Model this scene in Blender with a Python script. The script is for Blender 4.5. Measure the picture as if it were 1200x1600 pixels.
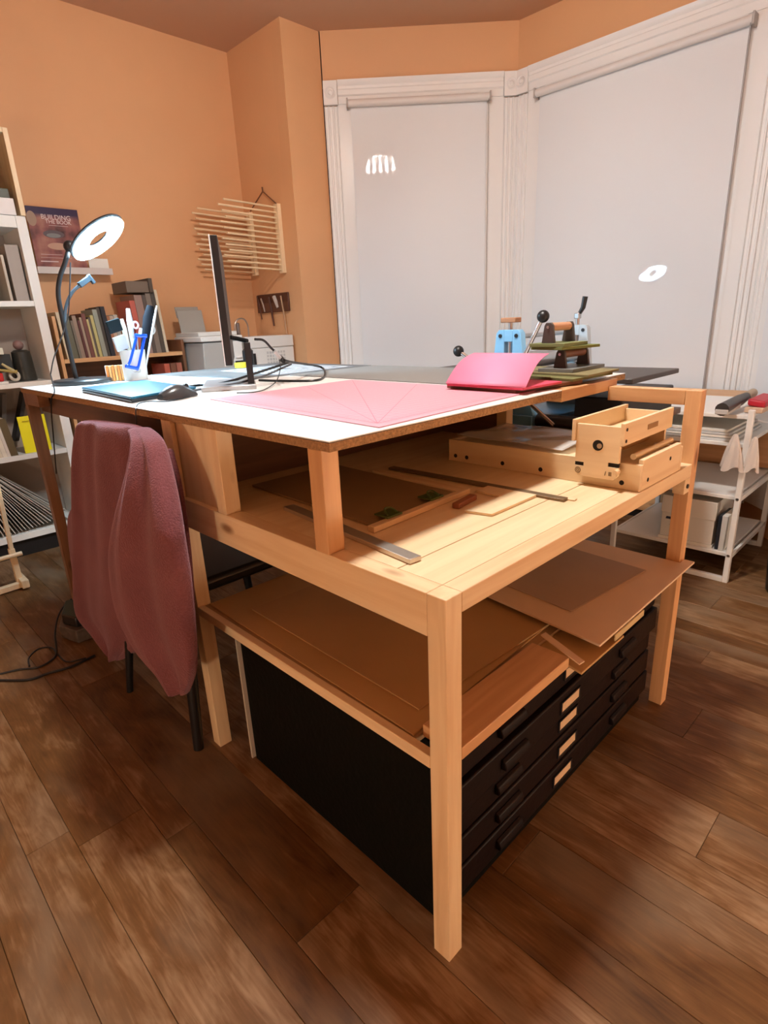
import bpy, bmesh, math, random
from mathutils import Vector, Matrix
random.seed(7)
S = bpy.context.scene
C = S.collection
for o in list(bpy.data.objects):
    bpy.data.objects.remove(o)

# ------------------------------------------------------------------ camera
F, PITCH, YAW, ROLL = 891.28, math.radians(18.4316), math.radians(46.059), math.radians(-2.5867)
CAM = Vector((-0.5817, -0.4814, 1.1513))
fw = Vector((math.cos(YAW)*math.cos(PITCH), math.sin(YAW)*math.cos(PITCH), -math.sin(PITCH)))
r0 = fw.cross(Vector((0, 0, 1))).normalized(); u0 = r0.cross(fw)
RT = math.cos(ROLL)*r0 + math.sin(ROLL)*u0
UP = -math.sin(ROLL)*r0 + math.cos(ROLL)*u0
cd = bpy.data.cameras.new('camera'); cam = bpy.data.objects.new('camera', cd); C.objects.link(cam)
cd.sensor_fit = 'VERTICAL'; cd.sensor_height = 24; cd.lens = 24*F/1600; cd.clip_start = 0.02
m = Matrix((RT, UP, -fw)).transposed().to_4x4(); m.translation = CAM; cam.matrix_world = m
S.camera = cam

def at(px, py, ax, v):
    """photo pixel -> point on the plane  axis ax = v"""
    d = RT*((px-600)/F) - UP*((py-800)/F) + fw
    t = (v-CAM[ax])/d[ax]
    return CAM + d*t

# ------------------------------------------------------------------ world, exposure
w = bpy.data.worlds.new('world'); S.world = w; w.use_nodes = True
w.node_tree.nodes['Background'].inputs[0].default_value = (0.02, 0.025, 0.04, 1)
w.node_tree.nodes['Background'].inputs[1].default_value = 0.3
S.view_settings.view_transform = 'Standard'; S.view_settings.look = 'None'
S.view_settings.exposure = 0.45; S.view_settings.gamma = 1.0; S.view_settings.use_curve_mapping = False
LAMP_MAIN = 270.0     # emission of the ceiling lamp's bulbs over the table
FILL_DOWN = 34.0      # watts, disc light added in the ceiling lamp to brighten the deck
FILL_NEAR = 60.0      # globe of the fill lamp added behind the camera, right
FILL_SIDE = 60.0      # globe of the fill lamp added behind the camera, left
RING = 220.0          # emission of the ring light
LAMP_COL = (1.0, 0.97, 0.92)

# ------------------------------------------------------------------ materials
MATS = {}
def nt(name):
    m = bpy.data.materials.new(name); m.use_nodes = True
    n = m.node_tree; b = n.nodes['Principled BSDF']
    return m, n, b
def mat(name, col, rough=0.5, metal=0.0, bump=0.0, bscale=60, var=0.0, vscale=6, sheen=0, coat=0, emit=None, alpha=None, trans=0, ior=1.45, spec=0.5):
    if name in MATS: return MATS[name]
    m, n, b = nt(name)
    b.inputs['Base Color'].default_value = (*col, 1); b.inputs['Roughness'].default_value = rough
    b.inputs['Metallic'].default_value = metal; b.inputs['IOR'].default_value = ior
    b.inputs['Specular IOR Level'].default_value = spec
    tc = n.nodes.new('ShaderNodeTexCoord')
    if var > 0:
        no = n.nodes.new('ShaderNodeTexNoise'); no.inputs['Scale'].default_value = vscale; no.inputs['Detail'].default_value = 4
        n.links.new(tc.outputs['Object'], no.inputs['Vector'])
        r = n.nodes.new('ShaderNodeValToRGB'); r.color_ramp.elements[0].position = .3; r.color_ramp.elements[1].position = .7
        r.color_ramp.elements[0].color = (*[c*(1-var) for c in col], 1); r.color_ramp.elements[1].color = (*[min(1, c*(1+var)) for c in col], 1)
        n.links.new(no.outputs['Fac'], r.inputs['Fac']); n.links.new(r.outputs['Color'], b.inputs['Base Color'])
    if bump > 0:
        no = n.nodes.new('ShaderNodeTexNoise'); no.inputs['Scale'].default_value = bscale; no.inputs['Detail'].default_value = 3
        n.links.new(tc.outputs['Object'], no.inputs['Vector'])
        bp = n.nodes.new('ShaderNodeBump'); bp.inputs['Strength'].default_value = bump; bp.inputs['Distance'].default_value = .01
        n.links.new(no.outputs['Fac'], bp.inputs['Height']); n.links.new(bp.outputs['Normal'], b.inputs['Normal'])
    if sheen: b.inputs['Sheen Weight'].default_value = sheen; b.inputs['Sheen Roughness'].default_value = .4
    if coat: b.inputs['Coat Weight'].default_value = coat; b.inputs['Coat Roughness'].default_value = .05
    if emit: b.inputs['Emission Color'].default_value = (*emit[0], 1); b.inputs['Emission Strength'].default_value = emit[1]
    if trans: b.inputs['Transmission Weight'].default_value = trans
    if alpha is not None: b.inputs['Alpha'].default_value = alpha
    MATS[name] = m
    return m
def wood(name, ca, cb, axis, rough=0.45, fine=1.0, knots=True, bump=.08):
    """grain stretched along one axis, with a per-object random offset"""
    key = name+'_'+axis
    if key in MATS: return MATS[key]
    m, n, b = nt(key)
    tc = n.nodes.new('ShaderNodeTexCoord'); oi = n.nodes.new('ShaderNodeObjectInfo')
    ad = n.nodes.new('ShaderNodeVectorMath'); ad.operation = 'ADD'
    sc = n.nodes.new('ShaderNodeMath'); sc.operation = 'MULTIPLY'; sc.inputs[1].default_value = 37
    n.links.new(oi.outputs['Random'], sc.inputs[0])
    n.links.new(tc.outputs['Object'], ad.inputs[0]); n.links.new(sc.outputs[0], ad.inputs[1])
    mp = n.nodes.new('ShaderNodeMapping'); s = [22*fine]*3; s['xyz'.index(axis)] = 1.3*fine
    mp.inputs['Scale'].default_value = s
    n.links.new(ad.outputs[0], mp.inputs['Vector'])
    n1 = n.nodes.new('ShaderNodeTexNoise'); n1.inputs['Scale'].default_value = 1.6; n1.inputs['Detail'].default_value = 6; n1.inputs['Distortion'].default_value = .6
    n.links.new(mp.outputs[0], n1.inputs['Vector'])
    r = n.nodes.new('ShaderNodeValToRGB'); e = r.color_ramp.elements
    e[0].position = .32; e[1].position = .68; e[0].color = (*ca, 1); e[1].color = (*cb, 1)
    n.links.new(n1.outputs['Fac'], r.inputs['Fac'])
    out = r.outputs['Color']
    if knots:
        mp2 = n.nodes.new('ShaderNodeMapping'); s2 = [9]*3; s2['xyz'.index(axis)] = 3.6
        mp2.inputs['Scale'].default_value = s2; n.links.new(ad.outputs[0], mp2.inputs['Vector'])
        vo = n.nodes.new('ShaderNodeTexVoronoi'); vo.inputs['Scale'].default_value = 1.0
        n.links.new(mp2.outputs[0], vo.inputs['Vector'])
        kr = n.nodes.new('ShaderNodeValToRGB'); ke = kr.color_ramp.elements
        ke[0].position = .05; ke[1].position = .13; ke[0].color = (1, 1, 1, 1); ke[1].color = (0, 0, 0, 1)
        n.links.new(vo.outputs['Distance'], kr.inputs['Fac'])
        mx = n.nodes.new('ShaderNodeMix'); mx.data_type = 'RGBA'
        n.links.new(kr.outputs['Color'], mx.inputs[0]); n.links.new(out, mx.inputs[6])
        mx.inputs[7].default_value = (ca[0]*.45, ca[1]*.33, ca[2]*.25, 1)
        out = mx.outputs[2]
    n.links.new(out, b.inputs['Base Color']); b.inputs['Roughness'].default_value = rough
    bp = n.nodes.new('ShaderNodeBump'); bp.inputs['Strength'].default_value = bump; bp.inputs['Distance'].default_value = .004
    n.links.new(n1.outputs['Fac'], bp.inputs['Height']); n.links.new(bp.outputs['Normal'], b.inputs['Normal'])
    MATS[key] = m
    return m
def pine(ax): return wood('pine', (.70, .48, .265), (.84, .66, .42), ax)
def redpine(ax): return wood('fir', (.56, .30, .135), (.72, .43, .21), ax)
def ply(ax): return wood('plywood', (.76, .56, .33), (.86, .68, .44), ax, knots=False, bump=.03)
def shadefir(ax): return wood('shaded_fir', (.15, .065, .028), (.26, .12, .055), ax)  # fir darkened by colour for the shade on the far leg and brace
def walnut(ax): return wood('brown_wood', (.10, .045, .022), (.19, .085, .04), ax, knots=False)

WHITE = mat('white_paint', (.80, .78, .76), .35, bump=.05, bscale=25)
WHITEM = mat('white_metal', (.82, .81, .78), .35)
BLACK = mat('black_plastic', (.012, .012, .013), .4)
BLACKM = mat('black_metal', (.014, .012, .014), .38, bump=.1, bscale=90)
GREYM = mat('steel', (.55, .55, .55), .3, metal=1)
CARD = mat('kraft_board', (.50, .31, .13), .75, bump=.05, bscale=120, var=.1, vscale=3)
CARDL = mat('pale_board', (.72, .53, .37), .75, bump=.04, bscale=120, var=.05, vscale=4)
CARDG = mat('grey_board', (.42, .31, .235), .75, bump=.04, bscale=120, var=.05, vscale=5)

# ------------------------------------------------------------------ mesh helpers
class MB:
    def __init__(s): s.v = []; s.f = []
    def add(s, vs, fs):
        k = len(s.v); s.v += [Vector(p) for p in vs]; s.f += [tuple(i+k for i in f) for f in fs]; return s
    def box(s, x0, x1, y0, y1, z0, z1):
        return s.add([(x, y, z) for z in (z0, z1) for y in (y0, y1) for x in (x0, x1)],
                     [(0, 2, 3, 1), (4, 5, 7, 6), (0, 1, 5, 4), (1, 3, 7, 5), (3, 2, 6, 7), (2, 0, 4, 6)])
    def obox(s, c, ax, ay, az):
        """centre and three half vectors"""
        c, ax, ay, az = map(Vector, (c, ax, ay, az))
        if ax.cross(ay).dot(az) < 0: ay = -ay
        return s.add([c+ax*i+ay*j+az*k for k in (-1, 1) for j in (-1, 1) for i in (-1, 1)],
                     [(0, 2, 3, 1), (4, 5, 7, 6), (0, 1, 5, 4), (1, 3, 7, 5), (3, 2, 6, 7), (2, 0, 4, 6)])
    def prism(s, poly, h):
        """polygon (list of 3d points) swept by vector h"""
        n = len(poly); p = [Vector(q) for q in poly]; h = Vector(h)
        nrm = Vector((0, 0, 0))
        for i in range(n): nrm += p[i].cross(p[(i+1) % n])
        if nrm.dot(h) > 0: p = p[::-1]
        return s.add(p+[q+h for q in p], [tuple(range(n)), tuple(range(2*n-1, n-1, -1))] +
                     [(i, i+n, (i+1) % n+n, (i+1) % n) for i in range(n)])
    def cyl(s, a, b, r0, r1=None, n=16):
        a, b = Vector(a), Vector(b); r1 = r0 if r1 is None else r1
        return s.tube([a, b], [r0, r1], n)
    def tube(s, pts, r, n=10, cap=True):
        pts = [Vector(p) for p in pts]; m_ = len(pts)
        if not isinstance(r, (list, tuple)): r = [r]*m_
        t0 = (pts[1]-pts[0]).normalized()
        u = t0.orthogonal().normalized(); rings = []
        for i, p in enumerate(pts):
            t = (pts[min(i+1, m_-1)]-pts[max(i-1, 0)]).normalized()
            u = (u-t*u.dot(t)).normalized(); v = t.cross(u)
            rings.append([p+(u*math.cos(2*math.pi*k/n)+v*math.sin(2*math.pi*k/n))*r[i] for k in range(n)])
        fs = [(i*n+k, i*n+(k+1) % n, (i+1)*n+(k+1) % n, (i+1)*n+k) for i in range(m_-1) for k in range(n)]
        if cap: fs += [tuple(range(n-1, -1, -1)), tuple(range((m_-1)*n, m_*n))]
        return s.add([p for q in rings for p in q], fs)
    def lathe(s, c, prof, n=24, ax=(0, 0, 1)):
        """profile list of (radius, height) along ax from c"""
        c = Vector(c); a = Vector(ax).normalized(); u = a.orthogonal().normalized(); v = a.cross(u)
        vs = []; fs = []
        for r, h in prof:
            vs += [c+a*h+(u*math.cos(2*math.pi*k/n)+v*math.sin(2*math.pi*k/n))*max(r, 1e-5) for k in range(n)]
        for i in range(len(prof)-1):
            fs += [(i*n+k, i*n+(k+1) % n, (i+1)*n+(k+1) % n, (i+1)*n+k) for k in range(n)]
        fs += [tuple(range(n-1, -1, -1)), tuple(range((len(prof)-1)*n, len(prof)*n))]
        return s.add(vs, fs)
    def torus(s, c, ax, R, r, n=40, k=12, squash=1.0):
        c = Vector(c); a = Vector(ax).normalized(); u = a.orthogonal().normalized(); v = a.cross(u)
        vs = []
        for i in range(n):
            d = u*math.cos(2*math.pi*i/n)+v*math.sin(2*math.pi*i/n)
            vs += [c+d*(R+r*math.cos(2*math.pi*j/k))+a*r*squash*math.sin(2*math.pi*j/k) for j in range(k)]
        return s.add(vs, [(i*k+j, ((i+1) % n)*k+j, ((i+1) % n)*k+(j+1) % k, i*k+(j+1) % k) for i in range(n) for j in range(k)])
    def sphere(s, c, r, n=16, sc=(1, 1, 1)):
        c = Vector(c); vs = []; fs = []; h = n//2
        for i in range(1, h):
            for k in range(n):
                t, f_ = math.pi*i/h, 2*math.pi*k/n
                vs.append(c+Vector((r*sc[0]*math.sin(t)*math.cos(f_), r*sc[1]*math.sin(t)*math.sin(f_), r*sc[2]*math.cos(t))))
        for i in range(h-2):
            fs += [(i*n+k, (i+1)*n+k, (i+1)*n+(k+1) % n, i*n+(k+1) % n) for k in range(n)]
        vs += [c+Vector((0, 0, r*sc[2])), c-Vector((0, 0, r*sc[2]))]; a, b = len(vs)-2, len(vs)-1
        fs += [(a, k, (k+1) % n) for k in range(n)] + [(b, (h-2)*n+(k+1) % n, (h-2)*n+k) for k in range(n)]
        return s.add(vs, fs)
    def build(s, name, material, parent=None, bevel=0.0, smooth=True, seg=2, sub=0):
        org = parent_origin(parent)
        me = bpy.data.meshes.new(name)
        base = Vector((0, 0, 0))
        if parent is None:      # a thing of one mesh: origin at its base centre
            xs = [p.x for p in s.v]; ys = [p.y for p in s.v]; zs = [p.z for p in s.v]
            base = Vector(((min(xs)+max(xs))/2, (min(ys)+max(ys))/2, min(zs)))
            org = base
        me.from_pydata([tuple(p-org) for p in s.v], [], s.f); me.update()
        if smooth:
            me.shade_smooth(); me.set_sharp_from_angle(angle=math.radians(35))
        me.materials.append(material)
        o = bpy.data.objects.new(name, me); C.objects.link(o)
        if parent is None: o.location = base
        else: o.parent = parent
        WORLD[o.name] = org
        if bevel:
            bv = o.modifiers.new('bevel', 'BEVEL'); bv.width = bevel; bv.segments = seg; bv.limit_method = 'ANGLE'; bv.angle_limit = math.radians(40)
        if sub:
            sd = o.modifiers.new('sub', 'SUBSURF'); sd.levels = sub; sd.render_levels = sub
        return o
WORLD = {}
def parent_origin(p):
    if p is None: return Vector((0, 0, 0))
    return WORLD[p.name]
def tag(o, label=None, cat=None, group=None, kind=None):
    if label: o['label'] = label
    if cat: o['category'] = cat
    if group: o['group'] = group
    if kind: o['kind'] = kind
    return o
def thing(name, loc, label, cat, group=None):
    o = bpy.data.objects.new(name, None); C.objects.link(o); o.location = loc; o.empty_display_size = .05
    WORLD[o.name] = Vector(loc)
    return tag(o, label, cat, group)
def struct(name, loc=(0, 0, 0)):
    o = bpy.data.objects.new(name, None); C.objects.link(o); o.location = loc; WORLD[o.name] = Vector(loc)
    o['kind'] = 'structure'
    return o
def B(*a): return MB().box(*a)
def bez(pts, n=12):
    """Catmull-Rom through points"""
    P = [Vector(p) for p in pts]; P = [P[0]*2-P[1]]+P+[P[-1]*2-P[-2]]; out = []
    for i in range(1, len(P)-2):
        for k in range(n):
            t = k/n; a, b, c, d = P[i-1:i+3]
            out.append(.5*((2*b)+(c-a)*t+(2*a-5*b+4*c-d)*t*t+(3*b-a-3*c+d)*t**3))
    out.append(P[-2]); return out

# ------------------------------------------------------------------ room shell
XW, YW, ZC = 3.03, 3.35, 2.85            # bay window wall, left wall, ceiling
XC, YC = 1.88, 2.76                      # chimney-breast corner
XL, YR = -2.3, -2.1                      # walls behind the camera
PEACH = mat('peach_plaster', (.69, .375, .185), .55, bump=.06, bscale=40, var=.03, vscale=2)
CEIL = mat('ceiling_plaster', (.56, .33, .21), .6, bump=.05, bscale=40)

def floor_mat():
    m, n, b = nt('vinyl_plank')
    tc = n.nodes.new('ShaderNodeTexCoord'); oi = n.nodes.new('ShaderNodeObjectInfo')
    off = n.nodes.new('ShaderNodeVectorMath'); off.operation = 'SCALE'; off.inputs[0].default_value = (13, 29, 7)
    n.links.new(oi.outputs['Random'], off.inputs['Scale'])
    ad = n.nodes.new('ShaderNodeVectorMath'); n.links.new(tc.outputs['Object'], ad.inputs[0]); n.links.new(off.outputs[0], ad.inputs[1])
    def noise(sx, sy, sc, det, dist=0.):
        mp = n.nodes.new('ShaderNodeMapping'); mp.inputs['Scale'].default_value = (sx, sy, 1); n.links.new(ad.outputs[0], mp.inputs['Vector'])
        q = n.nodes.new('ShaderNodeTexNoise'); q.inputs['Scale'].default_value = sc; q.inputs['Detail'].default_value = det; q.inputs['Distortion'].default_value = dist
        n.links.new(mp.outputs[0], q.inputs['Vector']); return q.outputs['Fac']
    big = noise(2.2, .8, 2.2, 3, .5); grain = noise(26, 2.2, 3, 8, 1.5); blot = noise(7, 2.6, 2.6, 9, .7)
    r = n.nodes.new('ShaderNodeValToRGB'); e = r.color_ramp.elements
    e[0].position = .24; e[0].color = (.045, .017, .004, 1); e[1].position = .80; e[1].color = (.38, .245, .14, 1)
    k = e.new(.5); k.color = (.145, .066, .020, 1)
    mixf = n.nodes.new('ShaderNodeMath'); mixf.operation = 'MULTIPLY_ADD'; mixf.inputs[1].default_value = .50
    n.links.new(blot, mixf.inputs[0])
    g2 = n.nodes.new('ShaderNodeMath'); g2.operation = 'MULTIPLY'; g2.inputs[1].default_value = .32; n.links.new(grain, g2.inputs[0])
    rn = n.nodes.new('ShaderNodeMath'); rn.operation = 'MULTIPLY_ADD'; rn.inputs[1].default_value = .20; n.links.new(oi.outputs['Random'], rn.inputs[0]); n.links.new(g2.outputs[0], rn.inputs[2])
    n.links.new(rn.outputs[0], mixf.inputs[2]); n.links.new(mixf.outputs[0], r.inputs['Fac'])
    gr = n.nodes.new('ShaderNodeMix'); gr.data_type = 'RGBA'; n.links.new(r.outputs['Color'], gr.inputs[6]); gr.inputs[7].default_value = (.22, .16, .105, 1)
    gf = n.nodes.new('ShaderNodeValToRGB'); gf.color_ramp.elements[0].position = .5; gf.color_ramp.elements[1].position = .75; gf.color_ramp.elements[1].color = (.75, .75, .75, 1)
    n.links.new(big, gf.inputs['Fac']); n.links.new(gf.outputs['Color'], gr.inputs[0])
    n.links.new(gr.outputs[2], b.inputs['Base Color']); b.inputs['Roughness'].default_value = .45; b.inputs['Specular IOR Level'].default_value = .2
    bp = n.nodes.new('ShaderNodeBump'); bp.inputs['Strength'].default_value = .12; bp.inputs['Distance'].default_value = .003
    n.links.new(grain, bp.inputs['Height']); n.links.new(bp.outputs['Normal'], b.inputs['Normal'])
    return m
FLOORM = floor_mat()
fl = MB().box(XL-.1, XW+.15, YR-.1, YW+.1, -.08, -.004).build('floor', mat('subfloor', (.05, .035, .025), .9), smooth=False)
tag(fl, kind='structure')
# planks run away from the front post; uneven strip widths, seams taken from the photograph near x = -.50 -.34 -.25 -.18 -.01
edges = [-.50, -.405, -.25, -.178, -.01]
x = -.01
while x < XW: x += random.choice((.085, .105, .125, .155, .165)); edges.append(min(x, XW))
x = -.50
while x > XL: x -= random.choice((.09, .11, .13, .155, .165)); edges.insert(0, max(x, XL))
plank_ends = {-.25: .662, -.178: .24, -.50: .865, -.405: .80}
for i in range(len(edges)-1):
    xa, xb = edges[i], edges[i+1]
    if xb-xa < .01: continue
    y = plank_ends.get(xa, random.uniform(-.6, .6))
    L0 = 1.24
    while y > YR: y -= L0
    while y < YW:
        ya, yb = max(y, YR), min(y+L0, YW)
        if yb-ya > .02:
            g = .0004
            B(xa+g, xb-g, ya+g, yb-g, -.004, 0).build('plank', FLOORM, fl, bevel=.0008, seg=1, smooth=False)
        y += L0

def wallbox(name, *a, m=PEACH):
    return tag(B(*a).build(name, m, smooth=False), kind='structure')
wallbox('ceiling', XL-.1, XW+.2, YR-.1, YW+.1, ZC, ZC+.1, m=CEIL)
wallbox('wall_left', XL-.1, XC+.1, YW, YW+.1, 0, ZC)
wallbox('wall_back', XC, XC+.1, YC+.1, YW, 0, ZC)
wallbox('wall_bay_side', XC, 2.17, YC, YC+.1, 0, ZC)
wallbox('wall_rear', XL-.1, XC+.1, YR-.1, YR, 0, ZC)
wallbox('wall_entry', XL-.1, XL, YR, YW, 0, ZC)
wallbox('wall_right', XC, XC+.1, YR, -.56, 0, ZC)
wallbox('wall_bay_return', XC, 2.17, -.56, -.46, 0, ZC)
tag(B(XL, .30, YW-.015, YW, 0, .14).build('baseboard_left', WHITE, bevel=.003), kind='structure')
tag(B(XC-.015, XC, YC, YW-.02, 0, .14).build('baseboard_back', WHITE, bevel=.003), kind='structure')

BLINDM = None
def blind_mat():
    m, n, b = nt('blind_vinyl')
    b.inputs['Base Color'].default_value = (.74, .745, .755, 1); b.inputs['Roughness'].default_value = .55
    b.inputs['Coat Weight'].default_value = .16; b.inputs['Coat Roughness'].default_value = .005
    tc = n.nodes.new('ShaderNodeTexCoord'); no = n.nodes.new('ShaderNodeTexNoise'); no.inputs['Scale'].default_value = 16; no.inputs['Detail'].default_value = .5
    n.links.new(tc.outputs['Object'], no.inputs['Vector'])
    bp = n.nodes.new('ShaderNodeBump'); bp.inputs['Strength'].default_value = .022; bp.inputs['Distance'].default_value = .010
    n.links.new(no.outputs['Fac'], bp.inputs['Height']); n.links.new(bp.outputs['Normal'], b.inputs['Coat Normal'])
    return m
BLINDM = blind_mat()
GLASS = mat('window_glass', (.9, .95, 1), .02, trans=1.0)
TRIMM = mat('gloss_trim', (.84, .82, .80), .25, bump=.10, bscale=14)
ROLLER = mat('blind_roller', (.72, .68, .65), .45)

def bay_face(idx, wall_name, A, D, L, s0, s1, z0, z1, label, zt=2.585, cl=0.0, cr=None):
    """A: left end on the floor, D: direction along wall (seen left to right), N: into the room. s0..s1 blind, z0..z1 opening"""
    A = Vector(A); D = Vector(D).normalized(); N = Vector((0, 0, 1)).cross(D) * -1
    N = Vector((-D.y, D.x, 0)); 
    if N.dot(Vector((0, 1, 0)) - A) < 0: N = -N
    Z = Vector((0, 0, 1)); cr = L if cr is None else cr
    def bx(mb, sa, sb, da, db, za, zb):
        c = A+D*((sa+sb)/2)+N*((da+db)/2)+Z*((za+zb)/2)
        return mb.obox(c, D*((sb-sa)/2), N*((db-da)/2), Z*((zb-za)/2))
    wl = MB(); o0, o1 = s0+.02, s1-.02
    bx(wl, 0, L, -.12, 0, z1, ZC); bx(wl, 0, o0, -.12, 0, 0, z1); bx(wl, o1, L, -.12, 0, 0, z1); bx(wl, o0, o1, -.12, 0, 0, z0)
    tag(wl.build(wall_name, PEACH, smooth=False), kind='structure')
    win = struct('window_%d' % idx, A)
    # head casing: moulded profile swept along the wall
    hp = [(0, zt-.125), (.014, zt-.125), (.014, zt-.085), (.022, zt-.078), (.022, zt-.052), (.017, zt-.045), (.017, zt-.03), (.030, zt-.018), (.034, zt), (0, zt)]
    MB().prism([A+N*d+Z*z+D*(cl+.09) for d, z in hp], D*(cr-cl-.18)).build('head_casing', TRIMM, win)
    def fluted(sa, sb, name='side_casing'):
        wv = sb-sa; prof = [(sa, 0), (sa, .016)]
        k = max(3, int(round(wv/.032)))
        for i in range(k):
            c = sa+wv*(i+.5)/k; h = wv/k
            prof += [(c-h*.38, .020), (c-h*.24, .011), (c+h*.24, .011), (c+h*.38, .020)]
        prof += [(sb, .016), (sb, 0)]
        MB().prism([A+D*s+N*d+Z*0.12 for s, d in prof], Z*(zt-.135-.12)).build(name, TRIMM, win)
    fluted(cl, cl+.085); fluted(cr-.085, cr)
    for sa in (cl, cr-.088):
        q = MB(); bx(q, sa, sa+.088, 0, .030, zt-.13, zt)
        c = A+D*(sa+.044)+N*.029+Z*(zt-.065)
        q.lathe(c, [(.034, 0), (.034, .004), (.028, .004), (.024, .001), (.014, .001), (.011, .006), (.0, .007)], 20, N)
        q.build('corner_block', TRIMM, win, bevel=.002)
        q = MB(); bx(q, sa, sa+.088, 0, .026, 0, .13); q.build('plinth_block', TRIMM, win, bevel=.002)
    # flat inner jamb boards between casing and blind
    for sa, sb in ((cl+.085, s0+.02), (s1-.02, cr-.085)):
        if sb-sa > .01:
            q = MB(); bx(q, sa, sb, -.01, .010, .12, zt-.125); q.build('jamb', TRIMM, win, bevel=.0015)
    q = MB(); bx(q, o0, o1, 0, .012, z1, zt-.125); q.build('jamb', TRIMM, win)
    q = MB(); bx(q, cl+.085, cr-.085, -.01, .06, z0-.03, z0); q.build('window_sill', TRIMM, win, bevel=.004)
    q = MB(); bx(q, cl+.085, cr-.085, 0, .014, .14, z0-.03); q.build('apron_panel', TRIMM, win, bevel=.003)
    # two sashes with panes behind the blind
    zm = (z0+z1)/2
    for za, zb, dd in ((z0, zm+.02, -.06), (zm-.02, z1, -.095)):
        q = MB(); bx(q, o0, o0+.05, dd, dd+.032, za, zb); bx(q, o1-.05, o1, dd, dd+.032, za, zb)
        bx(q, o0+.05, o1-.05, dd, dd+.032, za, za+.05); bx(q, o0+.05, o1-.05, dd, dd+.032, zb-.05, zb)
        sash = q.build('sash', TRIMM, win)
        q = MB(); bx(q, o0+.05, o1-.05, dd+.012, dd+.016, za+.05, zb-.05); q.build('pane', GLASS, sash)
    # roller blind hung in front of the casing
    zr = z1+.0; dr = .05
    t = thing('roller_blind', A+D*((s0+s1)/2)+N*.03+Z*(z0-.02), label, 'roller blind')
    c0, c1 = A+D*(s0-.012)+N*dr+Z*zr, A+D*(s1+.012)+N*dr+Z*zr
    MB().cyl(c0, c1, .021, n=20).build('roller_tube', ROLLER, t)
    q = MB(); bx(q, s0, s1, dr-.021, dr-.0192, z0+.0, zr); q.build('fabric', BLINDM, t)
    q = MB(); bx(q, s0, s1, dr-.028, dr-.012, z0+.004, z0+.03); q.build('hem_bar', ROLLER, t, bevel=.003)
    for sa in (s0-.022, s1+.013):
        q = MB(); bx(q, sa, sa+.009, .012, dr+.022, zr-.026, zr+.026); q.build('bracket', mat('bracket_grey', (.45, .40, .37), .5), t, bevel=.002)
    MB().cyl(c1+N*.012-Z*.0-D*.006, A+D*(s1+.006)+N*(dr+.012)+Z*(z0+.1), .0018, n=6).build('pull_cord', mat('cord_grey', (.30, .27, .26), .7), t)
    return t
s2 = math.sqrt(.5)
bay_face(1, 'wall_bay_left', (2.17, 2.75, 0), (1, -1, 0), 1.2163, .165, 1.02, .56, 2.45,
         'white roller blind pulled down over the narrow angled bay window beside the peach wall')
bay_face(2, 'wall_bay_front', (3.03, 1.89, 0), (0, -1, 0), 1.48, .18, 1.30, .56, 2.42,
         'wide white roller blind pulled down over the bay window behind the blue etching press')
bay_face(3, 'wall_bay_right', (3.03, .41, 0), (-1, -1, 0), 1.2163, .165, 1.02, .56, 2.45,
         'white roller blind over the angled bay window next to the white trolley')

# ------------------------------------------------------------------ ceiling lamp, added fill lamps
BULB = mat('lit_bulb', (1, .95, .85), .3, emit=(LAMP_COL, LAMP_MAIN))
def ceiling_lamp(x, y, label):
    z = ZC
    t = thing('ceiling_lamp', (x, y, z-.14), label, 'ceiling lamp')
    MB().lathe((x, y, z-.07), [(.150, .062), (.150, 0), (.156, 0), (.156, .07), (.0, .07)], 36).build('canopy', WHITEM, t)
    l = bpy.data.lights.new('down_fill', 'AREA'); l.shape = 'DISK'; l.size = .26; l.energy = FILL_DOWN; l.color = LAMP_COL
    lo = bpy.data.objects.new('down_fill', l); C.objects.link(lo); lo.parent = t; lo.location = (0, 0, .128)
    for i in range(5):
        for j in range(2):
            px_, py_ = x+(i-2)*.066*s2+(j-.5)*.07*s2, y-(i-2)*.066*s2+(j-.5)*.07*s2
            MB().lathe((px_, py_, z-.135-.055*j), [(.004, 0), (.012, .008), (.017, .03), (.014, .05), (.006, .058), (.006, .125+.055*j)], 12).build('bulb', BULB, t)
def floor_lamp(x, y, h, strength, label):  # unseen globe lamp, added to light the table's near faces
    t = thing('floor_lamp', (x, y, 0), label, 'fill lamp')
    MB().lathe((x, y, 0), [(.14, 0), (.14, .012), (.02, .022), (.011, .03), (.011, h-.12), (.02, h-.11), (.0, h-.11)], 28).build('stand', BLACKM, t)
    MB().sphere((x, y, h), .11, 24).build('globe_shade', mat('fill_globe_%d' % int(strength), (1, .95, .88), .4, emit=((1, .88, .70), strength)), t)
ceiling_lamp(.45, .55, 'ceiling lamp with ten glass bulbs above the work table')
floor_lamp(.95, -1.8, .32, FILL_NEAR, 'added low black fill lamp with a lit warm globe by the right wall')
floor_lamp(-2.1, -.35, .34, FILL_SIDE, 'added low black fill lamp with a lit warm globe beside the entry wall')

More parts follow.
